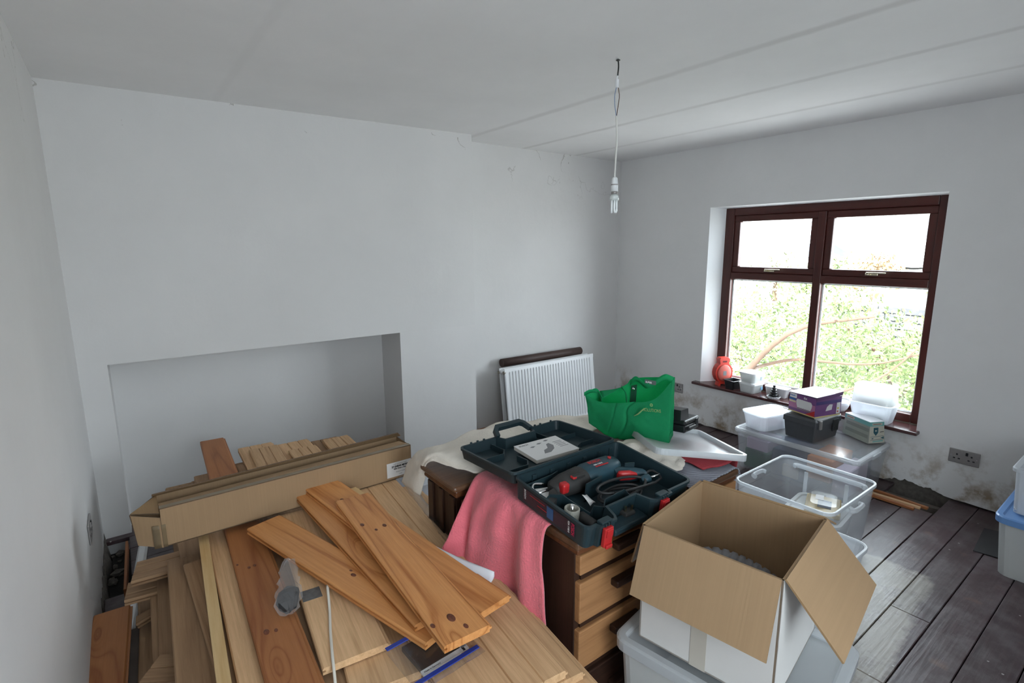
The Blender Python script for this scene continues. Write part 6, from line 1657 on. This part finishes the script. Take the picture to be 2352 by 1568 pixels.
# pale green and cream carton with a shield
gx = thing('shield_carton', 'grey-green carton with a dark blue shield print on the storage box', 'carton')
gx.matrix_world = frame(Vector((3.935, 1.25, LZ)), (0.105, -0.055, 0), (0.055, 0.105, 0)) @ Matrix.Diagonal((1.12, 1.05, 1.08, 1))
M_SAGE = mat('sage_card', (0.30, 0.33, 0.29), 0.6, noise_amt=0.12, noise_scale=18)
M_CREAMC = mat('cream_card', (0.52, 0.50, 0.42), 0.6); M_AQUA = mat('aqua_card', (0.16, 0.42, 0.40), 0.5); M_PETROL = mat('petrol_print', (0.02, 0.09, 0.12), 0.5)
GXW, GXD, GXH = 0.115, 0.215, 0.135
bm = B(); loft(bm, [[(0.0, 0.0, 0), (GXW, 0.0, 0), (GXW, GXD, 0), (0.0, GXD, 0)], [(0.010, 0.012, GXH), (GXW - 0.01, 0.012, GXH), (GXW - 0.01, GXD, GXH), (0.010, GXD, GXH)]]); obj('carton_body', bm, M_SAGE, gx)
bm = B(); box(bm, (0.008, 0.010, GXH), (GXW - 0.008, GXD, GXH + 0.003)); obj('carton_top', bm, M_WHITEP, gx)
TF = frame((0, 0, 0), (1, 0, 0), Vector((0, 0.012, GXH)))
pf(gx, 'end_print', TF, [(0.003, 0.003), (GXW - 0.003, 0.003), (GXW - 0.009, GXH - 0.026), (0.009, GXH - 0.026)], M_CREAMC, 0.0004)
pf(gx, 'top_band', TF, [(0.009, GXH - 0.026), (GXW - 0.009, GXH - 0.026), (GXW - 0.010, GXH), (0.010, GXH)], M_AQUA, 0.0004)
pf(gx, 'name_plate', TF, [(0.024, GXH - 0.020), (0.088, GXH - 0.020), (0.094, GXH - 0.013), (0.088, GXH - 0.007), (0.024, GXH - 0.007)], M_CREAMC, 0.0009)
pf(gx, 'plate_print', TF, [(0.030, GXH - 0.0155), (0.083, GXH - 0.0155), (0.083, GXH - 0.0115), (0.030, GXH - 0.0115)], mat('brown_print', (0.20, 0.09, 0.07), 0.6), 0.0016)
pf(gx, 'shield_print', TF, [(0.034, 0.10), (0.034, 0.068), (0.050, 0.048), (0.066, 0.068), (0.066, 0.10)], M_PETROL, 0.0009)
pf(gx, 'shield_mark', TF, [(0.044, 0.076), (0.056, 0.076), (0.056, 0.084), (0.044, 0.084)], M_CREAMC, 0.0014)
pf(gx, 'print_bar', TF, [(0.078, 0.068), (0.104, 0.071), (0.104, 0.075), (0.078, 0.072)], M_INK, 0.0009)
pf(gx, 'print_bar', TF, [(0.014, 0.040), (0.105, 0.045), (0.105, 0.047), (0.014, 0.042)], M_PETROL, 0.0009)
pf(gx, 'print_arrow', TF, [(0.018, 0.030), (0.035, 0.036), (0.032, 0.027)], M_PETROL, 0.0009)
pf(gx, 'print_arrow', TF, [(0.082, 0.034), (0.106, 0.042), (0.106, 0.026)], M_PETROL, 0.0009)
pf(gx, 'print_bar', TF, [(0.014, 0.020), (0.105, 0.024), (0.105, 0.026), (0.014, 0.022)], M_PETROL, 0.0009)
pf(gx, 'print_block', TF, [(0.030, 0.008), (0.100, 0.011), (0.100, 0.018), (0.030, 0.015)], M_AQUA, 0.0009)
SF = frame((0, GXD, 0), (0, -1, 0), Vector((0.010, 0, GXH)))
pf(gx, 'top_band', SF, [(0.0, GXH - 0.026), (GXD - 0.009, GXH - 0.026), (GXD - 0.012, GXH), (0.0, GXH)], M_AQUA, 0.0004)
pf(gx, 'name_plate', SF, [(0.016, GXH - 0.021), (0.076, GXH - 0.021), (0.082, GXH - 0.013), (0.076, GXH - 0.006), (0.016, GXH - 0.006)], M_CREAMC, 0.0009)
pf(gx, 'plate_print', SF, [(0.020, GXH - 0.0155), (0.072, GXH - 0.0155), (0.072, GXH - 0.0115), (0.020, GXH - 0.0115)], mat('brown_print', (0.20, 0.09, 0.07), 0.6), 0.0016)
for zz in (0.03, 0.072): pf(gx, 'print_band', SF, [(0.02, zz), (GXD - 0.01, zz), (GXD - 0.012, zz + 0.022), (0.02, zz + 0.022)], mat('dark_sage_print', (0.21, 0.24, 0.21), 0.6), 0.0004)

# ------------------------------------------------------------------ on the window board
S = SILL_Z + 0.0005
reel = thing('cable_reel', 'red plastic cable reel standing at the left end of the window board', 'cable reel')
reel.matrix_world = frame(Vector((4.185, 2.495, S)), Vector((0.8, -0.42, 0)), (0, 0, 1)) @ Matrix.Diagonal((0.95, 1.1, 1, 1))
bm = B()
outl = [(0.085 * math.cos(R(a)), 0.105 + 0.085 * math.sin(R(a))) for a in range(-60, 61, 15)]
outl += [(0.050, 0.215), (0.040, 0.228), (-0.040, 0.228), (-0.050, 0.215)]
outl += [(0.085 * math.cos(R(a)), 0.105 + 0.085 * math.sin(R(a))) for a in range(120, 241, 15)]
outl += [(-0.05, 0.0), (-0.03, 0.0), (-0.03, 0.014), (0.03, 0.014), (0.03, 0.0), (0.05, 0.0)]
A = [bm.verts.new((x, y, -0.03)) for x, y in outl]; C_ = [bm.verts.new((x, y, 0.03)) for x, y in outl]
# opening of the handle left as a slot: outline closed by a bridge
bm.faces.new(A[::-1]); bm.faces.new(C_)
for i in range(len(outl)): bm.faces.new((A[i], A[(i + 1) % len(outl)], C_[(i + 1) % len(outl)], C_[i]))
bmesh.ops.recalc_face_normals(bm, faces=bm.faces)
M_REEL = mat('reel_red', (0.55, 0.035, 0.02), 0.4)
obj('reel_body', bm, M_REEL, reel)
bm = B(); box(bm, (-0.024, 0.188, -0.0306), (0.024, 0.206, 0.0306), 0.004); obj('hand_hole', bm, mat('dark_red_hollow', (0.10, 0.008, 0.006), 0.7), reel)
bm = B(); lathe(bm, [(0.068, 0.030), (0.066, 0.036), (0.060, 0.040), (0.02, 0.041)], 28, (0, 0.105, 0)); obj('reel_drum', bm, mat('reel_pale_red', (0.62, 0.13, 0.10), 0.5), reel)
bm = B(); box(bm, (-0.016, 0.086, 0.041), (0.016, 0.122, 0.042)); o = obj('rating_label', bm, M_GREYINK, reel)
bx_ = thing('black_punnet', 'small open black plastic punnet on the window board', 'tray', (4.165, 2.375, S), R(-10))
bm = B(); tub(bm, 0.098, 0.085, 0.12, 0.105, 0.075, 0.002, 0.012, rim=0.004, rimh=0.004); obj('punnet_body', bm, M_BLACKP, bx_)
for k, z in enumerate((0.0, 0.0862)):
    t = thing('ice_cream_tub', ('white lidded tub at the bottom of the pair on the window board', 'white lidded tub on top of the pair on the window board')[k], 'tub', (4.185, 2.225, S + z), R(-6), group='pair of white tubs on the window board'); t.scale = (1.15, 1.2, 1.2)
    bm = B(); tub(bm, 0.115, 0.105, 0.13, 0.12, 0.060, 0.002, 0.02); obj('tub_body', bm, M_CLEAR3, t)
    bm = B(); loft(bm, [[(x, y, 0.058) for x, y in rrect(0.138, 0.128, 0.024)], [(x, y, 0.070) for x, y in rrect(0.138, 0.128, 0.024)], [(x, y, 0.0715) for x, y in rrect(0.12, 0.11, 0.02)]]); obj('tub_lid', bm, M_WHITEP, t)
    bm = B(); box(bm, (0.02, -0.0615, 0.018), (0.045, -0.0600, 0.042)); o = obj('print', bm, mat('blue_sticker', (0.25, 0.45, 0.62), 0.5), t)
    bm = B(); box(bm, (-0.045, -0.04, 0.003), (0.04, 0.04, 0.03 if k else 0.02), 0.01); obj('contents', bm, M_DIMC, t)
t = thing('white_trough', 'white rectangular tub behind the black ringed cone on the window board', 'tub', (4.225, 2.02, S), 0)
bm = B(); tub(bm, 0.07, 0.155, 0.085, 0.175, 0.075, 0.0025, 0.015, rim=0.004); obj('tub_body', bm, M_WHITEP, t)
ds = thing('white_dish', 'shallow white oval dish under the black ringed cone', 'dish', (4.135, 2.005, S), 0)
bm = B(); tub(bm, 0.070, 0.085, 0.086, 0.102, 0.018, 0.003, 0.034, seg=6); obj('dish_body', bm, M_WHITEP, ds)
cn = thing('ringed_cone', 'black stepped rubber cone standing in the white dish', 'cone', (4.135, 2.005, S + 0.004), 0)
for k in range(6):
    r0 = 0.040 - k * 0.0061; z0 = k * 0.0175
    bm = B(); lathe(bm, [(r0 * 0.8, z0), (r0, z0 + 0.004), (r0, z0 + 0.012), (r0 * 0.8, z0 + 0.0175)], 20); obj('ring', bm, M_BLACKP, cn)
bw = thing('white_bowl', 'white round bowl behind the purple carton on the window board', 'bowl', (4.20, 1.545, S), 0)
bm = B(); lathe(bm, [(0.035, 0.0), (0.05, 0.02), (0.062, 0.05), (0.066, 0.075), (0.063, 0.075), (0.058, 0.05), (0.046, 0.022), (0.02, 0.006)], 28); obj('bowl_body', bm, M_WHITEP, bw)
for k, (h, z, lab) in enumerate(((0.105, 0.0, 'clear plastic box at the bottom of the stack on the window board'), (0.10, 0.106, 'clear plastic box upside down on top of the stack on the window board'))):
    t = thing('clear_box', lab, 'storage box', (4.165, 1.315, S + z * 1.22), 0, group='clear boxes on the window board'); t.scale = (1.05, 1.15, 1.22)
    bm = B()
    if k == 0: tub(bm, 0.13, 0.19, 0.165, 0.225, h, 0.002, 0.025, rim=0.006, rimh=0.010)
    else: tub(bm, 0.155, 0.215, 0.145, 0.20, h, 0.002, 0.025, rim=0.003)
    obj('box_body', bm, M_CLEAR3 if k else M_CLEAR2, t)
    bm = B(); box(bm, (-0.05, -0.07, 0.004), (0.05, 0.07, 0.05), 0.01); obj('contents', bm, M_WHITEP, t)

# ------------------------------------------------------------------ blue-lidded boxes at the right edge
M_BLUE = mat('blue_lid_plastic', (0.13, 0.27, 0.55), 0.35)
xa, xb = 3.335, 3.98
bb_ = lidded('frosted storage box with a blue lid at the right edge', Matrix.Translation(((xa + xb) / 2, 0.485 - 0.22, 0)), xb - xa, 0.44, 0.315, 0.035, M_CLEAR3, M_BLUE,
       [('folded_cloth', (-0.26, -0.16, 0.01), (0.24, 0.16, 0.19), mat('brown_cloth', (0.16, 0.11, 0.07), 0.9, noise_amt=0.5, noise_scale=9))], r_=0.05, taper=0.03)
bb2 = lidded('clear storage box of grey tools standing on the blue lid', Matrix.Translation((3.655, 0.285, 0.3165)), 0.50, 0.35, 0.235, 0.02, M_CLEAR2, M_RIM,
       [('grey_tools', (-0.19, -0.13, 0.006), (0.18, 0.12, 0.15), mat('blue_grey_tools', (0.10, 0.12, 0.16), 0.6, noise_amt=0.6, noise_scale=14))], r_=0.03, taper=0.018)
bm = B(); tube(bm, spline([(-0.225, 0.145, 0.012), (-0.21, 0.15, 0.02), (-0.18, 0.15, 0.014)], 8), 0.006, 8); obj('bolt', bm, M_CHROME, bb2)

# ------------------------------------------------------------------ put every thing's origin at its base
bpy.context.view_layer.update()
def all_children(o):
    out = []
    for c in o.children:
        out.append(c); out += all_children(c)
    return out
for o in [o for o in bpy.data.objects if o.type == 'EMPTY' and o.parent is None]:
    if o.location.length > 1e-6 or o.name == 'camera': continue
    pts = []
    for c in all_children(o):
        if c.type == 'MESH': pts += [c.matrix_world @ Vector(v) for v in c.bound_box]
    if not pts: continue
    base = Vector(((min(p.x for p in pts) + max(p.x for p in pts)) / 2, (min(p.y for p in pts) + max(p.y for p in pts)) / 2, min(p.z for p in pts)))
    kids = [(c, c.matrix_world.copy()) for c in o.children]
    o.location = base
    for c, m in kids:
        c.matrix_local = Matrix.Translation(-base) @ m
bpy.context.view_layer.update()
